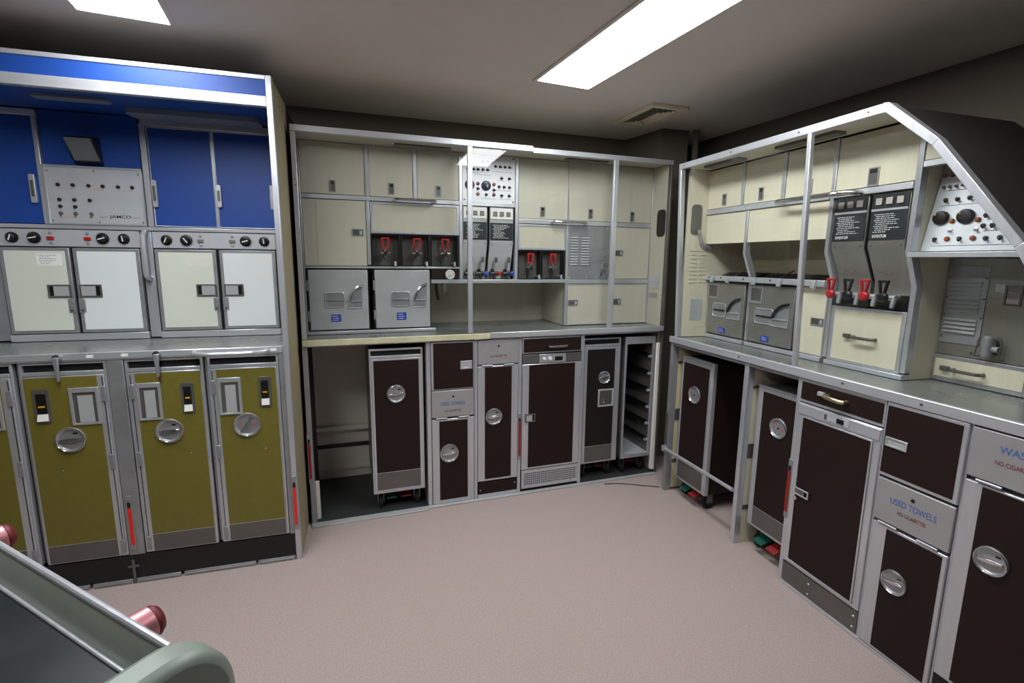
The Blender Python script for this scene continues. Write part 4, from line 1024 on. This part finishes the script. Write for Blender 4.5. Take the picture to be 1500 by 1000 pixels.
part(t, 'post', B().box(-0.69, -0.667, UW, UW + 0.035, 1.875, 2.11), alu, bev=0.002)
part(t, 'post', B().box(-0.40, -0.375, UW, UW + 0.035, 1.875, 2.11), alu, bev=0.002)
part(t, 'rail', B().box(-0.975, -0.107, UW - 0.006, UW + 0.035, 1.843, 1.873), alu_h, bev=0.002)
part(t, 'rail', B().box(-0.086, 0.261, UW - 0.006, UW + 0.035, 1.846, 1.872), alu_h, bev=0.002)
part(t, 'rail', B().box(0.285, 0.475, UW, UW + 0.03, 1.921, 1.945), alu_h, bev=0.002)
part(t, 'oven_sill', B().box(-0.975, -0.635, LW - 0.015, LW + 0.03, 1.0725, 1.095), alu_h, bev=0.002)
part(t, 'oven_sill', B().box(-0.615, -0.107, LW - 0.015, LW + 0.03, 1.0725, 1.095), alu_h, bev=0.002)
part(t, 'oven_sill', B().box(-0.086, 0.284, LW - 0.015, LW + 0.03, 1.0725, 1.093), alu_h, bev=0.002)
part(t, 'column_side', B().prism([(UW + 0.036, 2.105), (UW + 0.036, 1.61), (LW + 0.036, 1.47), (LW + 0.036, 1.0725), (0.624, 1.0725), (0.624, 2.105)], 0.276, 0.284, 'x'), cream, label='cream column side')
part(t, 'shelf_rail', B().box(0.285, 0.733, UW - 0.022, UW + 0.004, 1.578, 1.598), alu_h, bev=0.002)
part(t, 'shelf', B().box(0.285, 0.72, UW + 0.005, 0.60, 1.585, 1.597), alu_h)
part(t, 'upper_back', B().box(-0.975, -0.087, 0.50, 0.51, 1.40, 1.86), cream_d)
loop_handle(t, [(-0.365, UW - 0.006, 1.858), (-0.36, 0.10, 1.857), (-0.34, 0.09, 1.857), (-0.25, 0.088, 1.856), (-0.05, 0.088, 1.855), (0.03, 0.09, 1.855), (0.045, 0.10, 1.855), (0.05, UW - 0.006, 1.855)], 0.012)
# rail with hooks over the ovens
rl = part(t, 'hook_rail', B().box(-0.972, -0.108, LW - 0.036, LW - 0.014, 1.440, 1.470), alu_h, bev=0.002, label='horizontal rail with hooks')
for x in (-0.90, -0.76, -0.55, -0.37, -0.16):
    part(t, 'rail_hook', B().prism([(LW - 0.037, 1.472), (LW - 0.05, 1.465), (LW - 0.053, 1.43), (LW - 0.041, 1.425), (LW - 0.037, 1.44)], x - 0.012, x + 0.012, 'x'), alu, rl, bev=0.002)
screws(t, rl, [(-0.94, 1.457), (-0.83, 1.457), (-0.64, 1.457), (-0.44, 1.457), (-0.25, 1.457)], LW - 0.0362, 0.006, black)
# lower carcass
sd = part(t, 'end_leg', B().box(RX0, -1.005, 0.0, 0.045, 0.0, 1.03), alu_d, bev=0.002)
part(t, 'end_leg_panel', B().box(RX0 + 0.004, -1.006, 0.046, 0.62, 0.02, 1.03), cream_d, label='cream end panel')
part(t, 'divider_edge', B().box(-0.366, -0.336, 0.0, 0.04, 0.0, 1.03), alu, bev=0.002)
dv = part(t, 'divider', B().box(-0.362, -0.338, 0.041, 0.62, 0.0, 1.03), cream, label='cream bay divider')
for z0, z1 in ((0.50, 0.58), (0.20, 0.225), (0.89, 0.905)):
    part(t, 'bay_strip', B().box(-0.3375, -0.335, 0.041, 0.30, z0, z1), steel_d, dv)
    part(t, 'bay_strip', B().box(-1.0058, -1.003, 0.046, 0.30, z0, z1), steel_d, sd)
part(t, 'guard_bar', B().cyl((-1.004, -0.008, 0.302), (-0.367, -0.008, 0.308), 0.011, 12).box(-1.034, -1.0, -0.022, -0.001, 0.285, 0.32), alu, label='guard bar across the cart bay')
part(t, 'strap_plate', B().box(-1.034, -1.008, -0.003, -0.0005, 0.33, 0.55), steel_d)
part(t, 'lower_post', B().box(-0.024, -0.002, 0.0, 0.035, 0.0, 1.03), alu, bev=0.002)
red_strip(t, -0.013, 0.365, 0.57, -0.0005, m=redtag_d)
part(t, 'post', B().box(0.3885, 0.3955, 0.0, 0.03, 0.018, 1.03), alu)
part(t, 'post', B().box(0.6685, 0.6755, 0.0, 0.03, 0.018, 1.03), alu)
part(t, 'base_strip', B().box(-0.002, RX1 - 0.02, -0.008, 0.03, 0.0005, 0.0165), alu_h, bev=0.002)
part(t, 'under_rail', B().box(-1.0045, -0.025, 0.004, 0.03, 1.012, 1.031), alu_d)

t = thing(GR, 'worktop', 'steel worktop of the right galley, cut off by the right picture edge', 'worktop', (0.0, 0.3, 1.032), 'galley worktops')
part(t, 'deck', B().box(RX0, RX1, 0.006, 0.624, 1.0325, 1.070), worktop_m)
lp = part(t, 'lip', B().box(RX0, RX1, -0.014, 0.0055, 1.0325, 1.0725), alu_h, bev=0.003)
screws(t, lp, [(0.205, 1.055), (0.515, 1.052), (-0.4, 1.052)], -0.0142, 0.006)

# upper lockers right
locker(GR, -0.974, -0.691, 1.876, 2.108, UW + 0.004, cream, 'cream top locker at the far left end of the right galley', vl(-0.825, 1.922), depth=0.38)
locker(GR, -0.666, -0.401, 1.876, 2.108, UW + 0.004, cream, 'second cream top locker from the far end of the right galley', vl(-0.536, 1.922), depth=0.38)
locker(GR, -0.374, -0.108, 1.876, 2.108, UW + 0.004, cream, 'cream top locker just right of the glass post, right galley', vl(-0.23, 1.918), depth=0.38)
locker(GR, -0.086, 0.261, 1.876, 2.108, UW + 0.004, cream, 'cream top locker above the two black-fronted coffee makers', (0.065, 0.113, 1.878, 1.955), depth=0.38)
t = thing(GR, 'stowage_locker', 'small cream corner locker cut by the slanted rail, right galley', 'locker', (0.36, 0.2, 1.946), 'galley stowage lockers')
part(t, 'door', B().prism([(0.286, 1.947), (0.45, 1.947), (0.43, 1.966), (0.286, 2.092)], UW + 0.004, UW + 0.018, 'y'), cream, bev=0.0015)
part(t, 'body', B().prism([(0.288, 1.95), (0.44, 1.95), (0.425, 1.964), (0.288, 2.085)], UW + 0.019, 0.5, 'y'), cream_d)
# flip doors
locker(GR, -0.973, -0.636, 1.663, 1.841, UW + 0.004, cream, 'cream flip-up door above the far oven of the right galley', depth=0.03)
locker(GR, -0.614, -0.108, 1.663, 1.841, UW + 0.004, cream, 'wide cream flip-up door behind the glass post, right galley', depth=0.03)
# ovens right
ov_a = insert_oven(GR, -0.974, -0.636, 1.096, 1.434, LW, (-0.905, -0.79, 1.216, 1.298), (-0.775, -0.67, 1.212, 1.336), (-0.845, -0.785, 1.117, 1.148), 'steel oven with black lever at the far end of the right worktop', 0.26, (-0.972, -0.865, 1.322, 1.42), True, m=steel_w)
ov_b = insert_oven(GR, -0.614, -0.282, 1.096, 1.434, LW, (-0.548, -0.42, 1.216, 1.298), (-0.43, -0.318, 1.212, 1.336), (-0.495, -0.437, 1.117, 1.147), 'steel oven with black lever beside the narrow cream door', 0.26, (-0.61, -0.505, 1.322, 1.42), True, m=steel_w)
for t, x0, x1 in ((ov_a, -0.95, -0.655), (ov_b, -0.6, -0.30)):
    h = part(t, 'hood', B().prism([(LW + 0.02, 1.4355), (LW + 0.02, 1.452), (LW + 0.12, 1.490), (LW + 0.25, 1.490), (LW + 0.25, 1.4355)], x0, x1, 'x'), black, bev=0.003, label='dark slanted hood on top')
    part(t, 'hood_edge', B().prism([(LW + 0.008, 1.4355), (LW + 0.008, 1.452), (LW + 0.0195, 1.452), (LW + 0.0195, 1.4355)], x0, x1, 'x'), alu, h)
    part(t, 'stay', B().cyl(((x0 + x1) / 2, LW + 0.012, 1.453), ((x0 + x1) / 2 + 0.03, LW + 0.10, 1.51), 0.004, 8), chrome, h)
locker(GR, -0.270, -0.108, 1.096, 1.438, LW, cream, 'narrow tall cream door between oven and coffee makers, right galley', (-0.19, -0.115, 1.246, 1.285), depth=0.26, edge=0.006)
# coffee makers right
for x0, x1, lb, vs in ((-0.080, 0.078, 'black-fronted coffee maker of the right galley, left one of the pair', ((-0.045, red), (0.04, black))), (0.094, 0.250, 'black-fronted coffee maker beside the switch console, right one of the pair', ((0.118, red), (0.2, black)))):
    ct, bd = coffee_maker(GR, x0, x1, 1.42, 1.842, UW + 0.01, LW + 0.02, 1.62, lb, (1.652, 1.770), (1.780, 1.838), plate_m, btn_m, 'coffee makers of the right galley', True)
    part(ct, 'divider_strip', B().box(x0 + 0.003, x1 - 0.003, UW + 0.004, UW + 0.0095, 1.7705, 1.7795), alu, bd)
    part(ct, 'valve_board', B().box(x0, x1, LW + 0.021, LW + 0.04, 1.357, 1.4195), black)
    for vx, vm in vs:
        yv = LW - 0.055
        z = 1.412
        v = part(ct, 'valve', B().cyl((vx - 0.034, yv + 0.02, z), (vx + 0.034, yv + 0.02, z), 0.012, 12).cyl((vx, yv + 0.02, z), (vx, LW + 0.021, z), 0.012, 12).cyl((vx + 0.028, yv + 0.018, z), (vx + 0.028, yv + 0.01, z - 0.042), 0.011, 12, 0.009), alu_d, bd)
        part(ct, 'valve_wheel', B().lathe((vx - 0.01, yv + 0.006, z), [(0.012, -0.006), (0.021, -0.003), (0.021, 0.009), (0.014, 0.016), (0, 0.018)], 16), vm, bd)
        zt = z + 0.018
        vx2 = vx - 0.01
        part(ct, 'valve_handle', B().prism([(vx2 - 0.012, zt), (vx2 - 0.004, zt), (vx2 - 0.012, zt + 0.045), (vx2 - 0.021, zt + 0.045)], yv - 0.006, yv + 0.006, 'y').prism([(vx2 + 0.004, zt), (vx2 + 0.012, zt), (vx2 + 0.021, zt + 0.045), (vx2 + 0.012, zt + 0.045)], yv - 0.006, yv + 0.006, 'y').box(vx2 - 0.022, vx2 + 0.022, yv - 0.007, yv + 0.007, zt + 0.043, zt + 0.054), vm, bd, bev=0.002, label='stirrup valve handle')
t = thing(GR, 'drawer_unit', 'cream pull-out drawer under the black-fronted coffee makers', 'drawer', (0.09, 0.3, 1.095))
d = part(t, 'drawer_front', B().box(-0.084, 0.260, LW, LW + 0.018, 1.0945, 1.354), alu, bev=0.002)
part(t, 'drawer_panel', B().box(-0.062, 0.245, LW - 0.002, LW - 0.0002, 1.105, 1.340), cream, d, bev=0.001)
part(t, 'drawer_box', B().box(-0.08, 0.255, LW + 0.019, 0.48, 1.097, 1.35), cream_d)
def pull(t, d, x, z, y):
    part(t, 'pull_handle', B().tube([(x - 0.05, y, z), (x - 0.05, y - 0.022, z), (x - 0.042, y - 0.03, z), (x + 0.042, y - 0.03, z), (x + 0.05, y - 0.022, z), (x + 0.05, y, z)], 0.007, 8), steel_d, d)
    part(t, 'thumb_catch', B().box(x - 0.095, x - 0.065, y - 0.018, y, z - 0.008, z + 0.01), steel_d, d, bev=0.002)
pull(t, d, 0.098, 1.222, LW - 0.002)

# switch console
t = thing(GR, 'switch_panel', 'sloping grey switch console with two black dials under the slanted rail', 'control panel', (0.47, 0.3, 1.598))
cy = lambda z: UW + 0.045 + (z - 1.60) * 0.22
pp_ = [(0.287, 1.602), (0.690, 1.602), (0.435, 1.938), (0.287, 1.938)]
b = B()._add([(p[0], cy(p[1]), p[1]) for p in pp_] + [(p[0], cy(p[1]) + 0.02, p[1]) for p in pp_], [(0, 1, 2, 3), (7, 6, 5, 4), (0, 4, 5, 1), (1, 5, 6, 2), (2, 6, 7, 3), (3, 7, 4, 0)])
p = part(t, 'panel', b, panel_grey, bev=0.001)
k_ = 1.0
def cx(u):
    return u - 0.003
for u_ in (0.304, 0.328, 0.349, 0.372, 0.395):
    lens(t, p, cx(u_), cy(1.893), 1.893, 0.0085, redlens, 0.012)
for u_ in (0.308, 0.329, 0.351, 0.374, 0.395):
    toggle(t, p, cx(u_), cy(1.85), 1.85, 0.006, steel_d)
for u_, z in ((0.329, 1.798), (0.369, 1.798), (0.409, 1.799), (0.447, 1.799), (0.474, 1.772), (.478, 1.729), (.504, 1.73), (.479, 1.692), (.507, 1.692), (.331, 1.648), (.415, 1.648), (.498, 1.647), (.54, 1.648), (.571, 1.644), (.60, 1.64)):
    toggle(t, p, cx(u_), cy(z), z, 0.008, black, 0.008)
for u_, z in ((.376, 1.68), (.46, 1.68)):
    toggle(t, p, cx(u_), cy(z), z, 0.007, alu)
for u_, z in ((.374, 1.715), (.458, 1.714), (.375, 1.648), (.459, 1.648)):
    lens(t, p, cx(u_), cy(z), z, 0.009, amber, 0.012)
for u_, r in ((0.334, 0.026), (0.417, 0.027)):
    part(t, 'dial', B().lathe((cx(u_), cy(1.729), 1.729), [(r, 0), (r, 0.012), (r * 0.9, 0.018), (r * 0.6, 0.02), (0, 0.02)], 26), black, p, label='large black timer dial')
    part(t, 'dial_mark', B().box(cx(u_) - 0.014, cx(u_) - 0.010, cy(1.729) - 0.022, cy(1.729) - 0.0195, 1.738, 1.746), orange_m, p)
for x0, x1, z in ((0.31, 0.46, 1.775), (0.32, 0.42, 1.832), (0.32, 0.58, 1.622), (0.48, 0.53, 1.672)):
    part(t, 'legend_line', B().box(x0, x1, cy(z) - 0.0015, cy(z) - 0.0002, z, z + 0.0016), inkg, p)

# lower console niche
NY = 0.385
t = thing(GR, 'louvre_plate', 'steel back plate with rows of louvres above the right worktop corner', 'panel', (0.5, NY, 1.185))
p = part(t, 'plate', B().prism([(0.286, 1.185), (0.92, 1.185), (0.84, 1.36), (0.715, 1.576), (0.286, 1.576)], NY, NY + 0.012, 'y'), steel_w, bev=0.001)
lp2 = part(t, 'louvre_panel', B().box(0.290, 0.432, NY - 0.004, NY - 0.0003, 1.235, 1.545), alu_d, p, bev=0.001)
for z in [1.278 + k * 0.0165 for k in range(4)] + [1.362 + k * 0.0165 for k in range(4)] + [1.430 + k * 0.0165 for k in range(4)]:
    part(t, 'louvre', B().prism([(NY - 0.0042, z), (NY - 0.014, z + 0.002), (NY - 0.0042, z + 0.010)], 0.302, 0.414, 'x'), steel, p)
screws(t, p, [(0.296, 1.50), (0.425, 1.50), (0.296, 1.42), (0.426, 1.42), (0.296, 1.35), (0.426, 1.345), (0.297, 1.26), (0.428, 1.255), (0.41, 1.205)], NY - 0.0045, 0.005)
part(t, 'window_frame', B().ring(0.487, 0.540, 1.402, 1.478, NY - 0.006, NY - 0.0003, 0.006), steel_d, p)
for k in range(3):
    part(t, 'window_lens', B().box(0.494, 0.533, NY - 0.003, NY - 0.0003, 1.409 + k * 0.0225, 1.427 + k * 0.0225), (btn_m, btn_g, steel_d)[k], p)
part(t, 'placard', B().box(0.455, 0.485, NY - 0.002, NY - 0.0003, 1.45, 1.48), card_m, p)
part(t, 'grip_wire', B().tube([(0.437, NY - 0.003, 1.20), (0.437, NY - 0.03, 1.20), (0.447, NY - 0.03, 1.275), (0.458, NY - 0.03, 1.282), (0.51, NY - 0.03, 1.282), (0.518, NY - 0.03, 1.27), (0.516, NY - 0.03, 1.195), (0.516, NY - 0.003, 1.195)], 0.003, 8), steel_d, p)
part(t, 'faucet', B().lathe((0.475, NY - 0.025, 1.205), [(0.0, 0), (0.018, 0), (0.020, 0.03), (0.022, 0.05), (0.02, 0.07), (0.012, 0.078), (0, 0.078)], 16, axis=(0, 0, 1)).cyl((0.49, NY - 0.025, 1.235), (0.515, NY - 0.03, 1.235), 0.012, 12).cyl((0.475, NY - 0.0005, 1.25), (0.475, NY - 0.025, 1.25), 0.010, 10), alu_d, p, label='grey cylindrical faucet')
t = thing(GR, 'drawer_unit', 'low cream drawer under the louvre plate on the right worktop', 'drawer', (0.45, NY, 1.0725))
d = part(t, 'drawer_front', B().box(0.286, 0.606, NY - 0.012, NY + 0.004, 1.073, 1.183), alu_d, bev=0.002)
part(t, 'drawer_panel', B().box(0.296, 0.594, NY - 0.0142, NY - 0.0122, 1.091, 1.166), cream, d, bev=0.001)
part(t, 'drawer_box', B().box(0.29, 0.60, NY + 0.0125, 0.60, 1.074, 1.18), cream_d)
pull(t, d, 0.42, 1.129, NY - 0.0142)

# carts right
cart(GR, -0.975, -0.672, 0.110, 0.952, 0.055, brown, 'brown service cart behind the guard bar of the right galley', depth=0.55, panel=(0.252, 0.912), kick=(0.13, 0.246), latch=(-0.826, 0.722, 0.055, 0, True, True), group='brown meal carts', sl=0.024, sr=0.03, body_m=brown)
cart(GR, -0.322, -0.028, 0.130, 0.918, 0.06, brown, 'brown service cart between the cream divider and the red strip post', depth=0.55, panel=(0.250, 0.888), kick=(0.148, 0.246), latch=(-0.165, 0.725, 0.052, 0, True, True), group='brown meal carts', sl=0.04, sr=0.024)

# lower cabinets right
t = thing(GR, 'drawer_unit', 'dark brown drawer with brass-coloured pull under the right worktop', 'drawer', (0.19, 0.3, 0.93))
d = part(t, 'drawer_front', B().box(0.0, 0.388, -0.004, 0.012, 0.922, 1.030), alu, bev=0.002)
part(t, 'drawer_panel', B().box(0.003, 0.381, -0.0058, -0.0042, 0.935, 1.016), brown, d)
part(t, 'drawer_box', B().box(0.004, 0.384, 0.013, 0.55, 0.926, 1.026), steel_d)
part(t, 'thumb_catch', B().box(0.098, 0.128, -0.022, -0.006, 0.975, 0.993), steel, d, bev=0.002)
part(t, 'pull_handle', B().tube([(0.14, -0.0058, 0.982), (0.14, -0.03, 0.982), (0.152, -0.036, 0.982), (0.215, -0.036, 0.978), (0.228, -0.03, 0.978), (0.228, -0.0058, 0.978)], 0.009, 10), mat('brass', (172, 164, 128), 0.3, 0.8, 0.06), d, label='brass-coloured pull handle')
t = thing(GR, 'refrigerator', 'brown refrigerator door with aluminium frame and control strip, right galley', 'refrigerator', (0.19, 0.3, 0.018))
part(t, 'body', B().box(0.003, 0.385, 0.016, 0.58, 0.02, 0.915), steel_d)
fr = part(t, 'door', B().box(0.0, 0.388, -0.008, 0.014, 0.124, 0.916), alu, bev=0.003)
part(t, 'door_panel', B().box(0.033, 0.354, -0.0095, -0.0082, 0.145, 0.853), brown, fr)
part(t, 'panel_bead', B().ring(0.027, 0.360, 0.139, 0.859, -0.013, -0.0096, 0.007), alu, fr, bev=0.001)
part(t, 'control_strip', B().box(0.004, 0.384, -0.0125, -0.0082, 0.866, 0.912), alu_h, fr, bev=0.002)
part(t, 'switch_plate', B().box(0.131, 0.256, -0.0142, -0.0127, 0.876, 0.905), panel_grey, fr)
part(t, 'display', B().box(0.20, 0.232, -0.017, -0.0144, 0.880, 0.900), black, fr)
part(t, 'display', B().box(0.140, 0.152, -0.016, -0.0144, 0.880, 0.902), steel_d, fr)
part(t, 'latch_frame', B().ring(0.031, 0.107, 0.481, 0.517, -0.0185, -0.0135, 0.006), steel, fr, bev=0.001)
part(t, 'latch_pad', B().box(0.037, 0.085, -0.0165, -0.0135, 0.487, 0.511), steel_d, fr)
part(t, 'key_lock', B().lathe((0.04, -0.0135, 0.462), [(0.010, 0), (0.009, 0.004), (0, 0.005)], 14), chrome, fr)
kp = part(t, 'kick_panel', B().box(0.0, 0.388, -0.004, 0.012, 0.019, 0.116), steel_d, bev=0.002)
screws(t, kp, [(0.15, 0.085), (0.15, 0.035), (0.37, 0.09), (0.37, 0.04)], -0.0042, 0.005, alu)
t = thing(GR, 'waste_cabinet', 'brown cabinet with USED TOWELS flap, between refrigerator and WASTE cabinet, right galley', 'cabinet', (0.53, 0.3, 0.018), 'waste cabinets of the right galley')
part(t, 'body', B().box(0.399, 0.665, 0.016, 0.58, 0.02, 1.028), steel_d)
d = cab_door(t, 0.396, 0.668, 0.738, 1.030, -0.004, (0.402, 0.652, 0.752, 1.017))
part(t, 'latch_frame', B().ring(0.409, 0.490, 0.860, 0.897, -0.017, -0.012, 0.007), alu, d, bev=0.001)
part(t, 'latch_pad', B().box(0.416, 0.483, -0.0145, -0.012, 0.867, 0.890), steel, d)
f = hinged_flap(t, 0.399, 0.667, 0.557, 0.728, -0.004)
text(t, f, 'flap_lettering', 'USED TOWELS', 0.536, 0.656, -0.0106, 0.162, inkb, 0.024)
text(t, f, 'flap_lettering', 'NO CIGARETTES', 0.536, 0.617, -0.0106, 0.10, inkr, 0.015)
d = cab_door(t, 0.400, 0.667, 0.020, 0.545, -0.004, (0.457, 0.652, 0.032, 0.535))
round_latch(t, d, 0.512, -0.012, 0.343, 0.047, 0.15)
t = thing(GR, 'waste_cabinet', 'brown cabinet with WASTE flap cut off by the right picture edge', 'cabinet', (0.83, 0.3, 0.018), 'waste cabinets of the right galley')
part(t, 'body', B().box(0.679, 0.985, 0.016, 0.58, 0.02, 1.028), steel_d)
f = hinged_flap(t, 0.677, 0.985, 0.858, 1.026, -0.004)
text(t, f, 'flap_lettering', 'WASTE', 0.756, 0.975, -0.0106, 0.10, inkb, 0.024, 'LEFT')
text(t, f, 'flap_lettering', 'NO CIGARETTES', 0.750, 0.930, -0.0106, 0.112, inkr, 0.015, 'LEFT')
d = cab_door(t, 0.679, 0.985, 0.105, 0.843, -0.004, (0.730, 0.955, 0.118, 0.836))
round_latch(t, d, 0.786, -0.012, 0.606, 0.047, 0.15)
part(t, 'kick_panel', B().box(0.679, 0.985, -0.002, 0.012, 0.02, 0.098), plinth_m, bev=0.002)

t = thing(GW, 'floor_cable', 'thin dark cable lying on the carpet in the far right corner', 'cable', (1.94, 2.77, 0))
part(t, 'wire', B().tube([(1.70, 2.868, 0.0045), (1.784, 2.85, 0.0045), (1.858, 2.815, 0.0045), (1.943, 2.765, 0.0045), (2.02, 2.72, 0.0045), (2.045, 2.71, 0.0045)], 0.004, 8), mat('grey_cable', (88, 92, 92), 0.6), label='grey cable')

#@@T
# ------------------------------------------------------------------ foreground trolley
GT = frame_mat((-0.25, 0.752, 0), math.atan2(-0.716, 0.698))
t = thing(GT, 'drinks_trolley', 'grey trolley with dark tray top and pink pegs in the near left corner', 'trolley', (-0.5, -0.2, 0))
X0, Y0 = -1.08, -0.40
part(t, 'body', B().box(X0 + 0.02, -0.002, Y0 + 0.006, -0.006, 0.13, 0.945), sage, bev=0.004)
part(t, 'tray_floor', B().box(X0 + 0.02, -0.002, Y0 + 0.03, -0.03, 0.9455, 0.952), tray_m, label='dark tray top')
def tr(y0, y1, y2):
    return B().prism([(y0, 0.946), (y0, 0.993), (y0 - 0.006 * (1 if y0 == 0 else -1), 1.0), (y1, 1.0), (y2, 0.960), (y2, 0.946)], X0, -0.001, 'x')
part(t, 'tray_rim', B().prism([(0.0, 0.946), (0.0, 0.996), (-0.007, 0.996), (-0.03, 0.953), (-0.03, 0.946)], X0, -0.001, 'x'), sage_d)
part(t, 'rim_edge', B().tube([(X0, -0.003, 0.998), (-0.001, -0.003, 0.998)], 0.006, 10), alu, label='bright upper bead')
part(t, 'rim_edge', B().tube([(X0, -0.033, 0.954), (-0.001, -0.033, 0.954)], 0.0035, 10), alu, label='bright lower bead')
part(t, 'tray_rim', B().prism([(Y0, 0.946), (Y0, 0.996), (Y0 + 0.007, 0.996), (Y0 + 0.03, 0.953), (Y0 + 0.03, 0.946)], X0, -0.001, 'x'), sage_d)
for a, c in ((0.0, 0.06), (X0 - 0.06, X0 - 0.001)):
    part(t, 'end_bumper', B().prism([(Y0 - 0.04, 0.14)] + [(0.055, 0.14)] + rrect(Y0 - 0.04, 0.055, 0.5, 1.016, 0.09, 8)[:9] + rrect(Y0 - 0.04, 0.055, 0.5, 1.016, 0.09, 8)[9:18], a, c, 'x'), sage, bev=0.014, label='rounded sage end moulding')
for x in (-0.205, -0.795):
    pg = part(t, 'peg', B().cyl((x, -0.005, 0.910), (x, 0.070, 0.910), 0.030, 24).prism([(x - 0.024, 0.910), (x + 0.024, 0.910), (x + 0.045, 0.79), (x - 0.045, 0.79)], 0.0, 0.066, 'y'), pink, bev=0.002, label='pink metal peg')
    part(t, 'peg_cap', B().lathe((x, 0.0705, 0.910), [(0.028, 0), (0.028, 0.006), (0.022, 0.014), (0.010, 0.019), (0, 0.02)], 20, axis=(0, 1, 0)), darkred_r, pg, label='dark red rubber tip')
for wx in (X0 + 0.1, -0.1):
    for wy in (Y0 + 0.06, -0.06):
        part(t, 'wheel', B().lathe((wx, wy + 0.012, 0.055), [(0, 0), (0.045, 0), (0.055, 0.006), (0.055, 0.02), (0.045, 0.026), (0, 0.026)], 20), rubber)
        part(t, 'fork', B().box(wx - 0.015, wx + 0.015, wy - 0.022, wy - 0.016, 0.05, 0.129).box(wx - 0.015, wx + 0.015, wy + 0.014, wy + 0.020, 0.05, 0.129).box(wx - 0.015, wx + 0.015, wy - 0.022, wy + 0.02, 0.118, 0.129), steel_d)
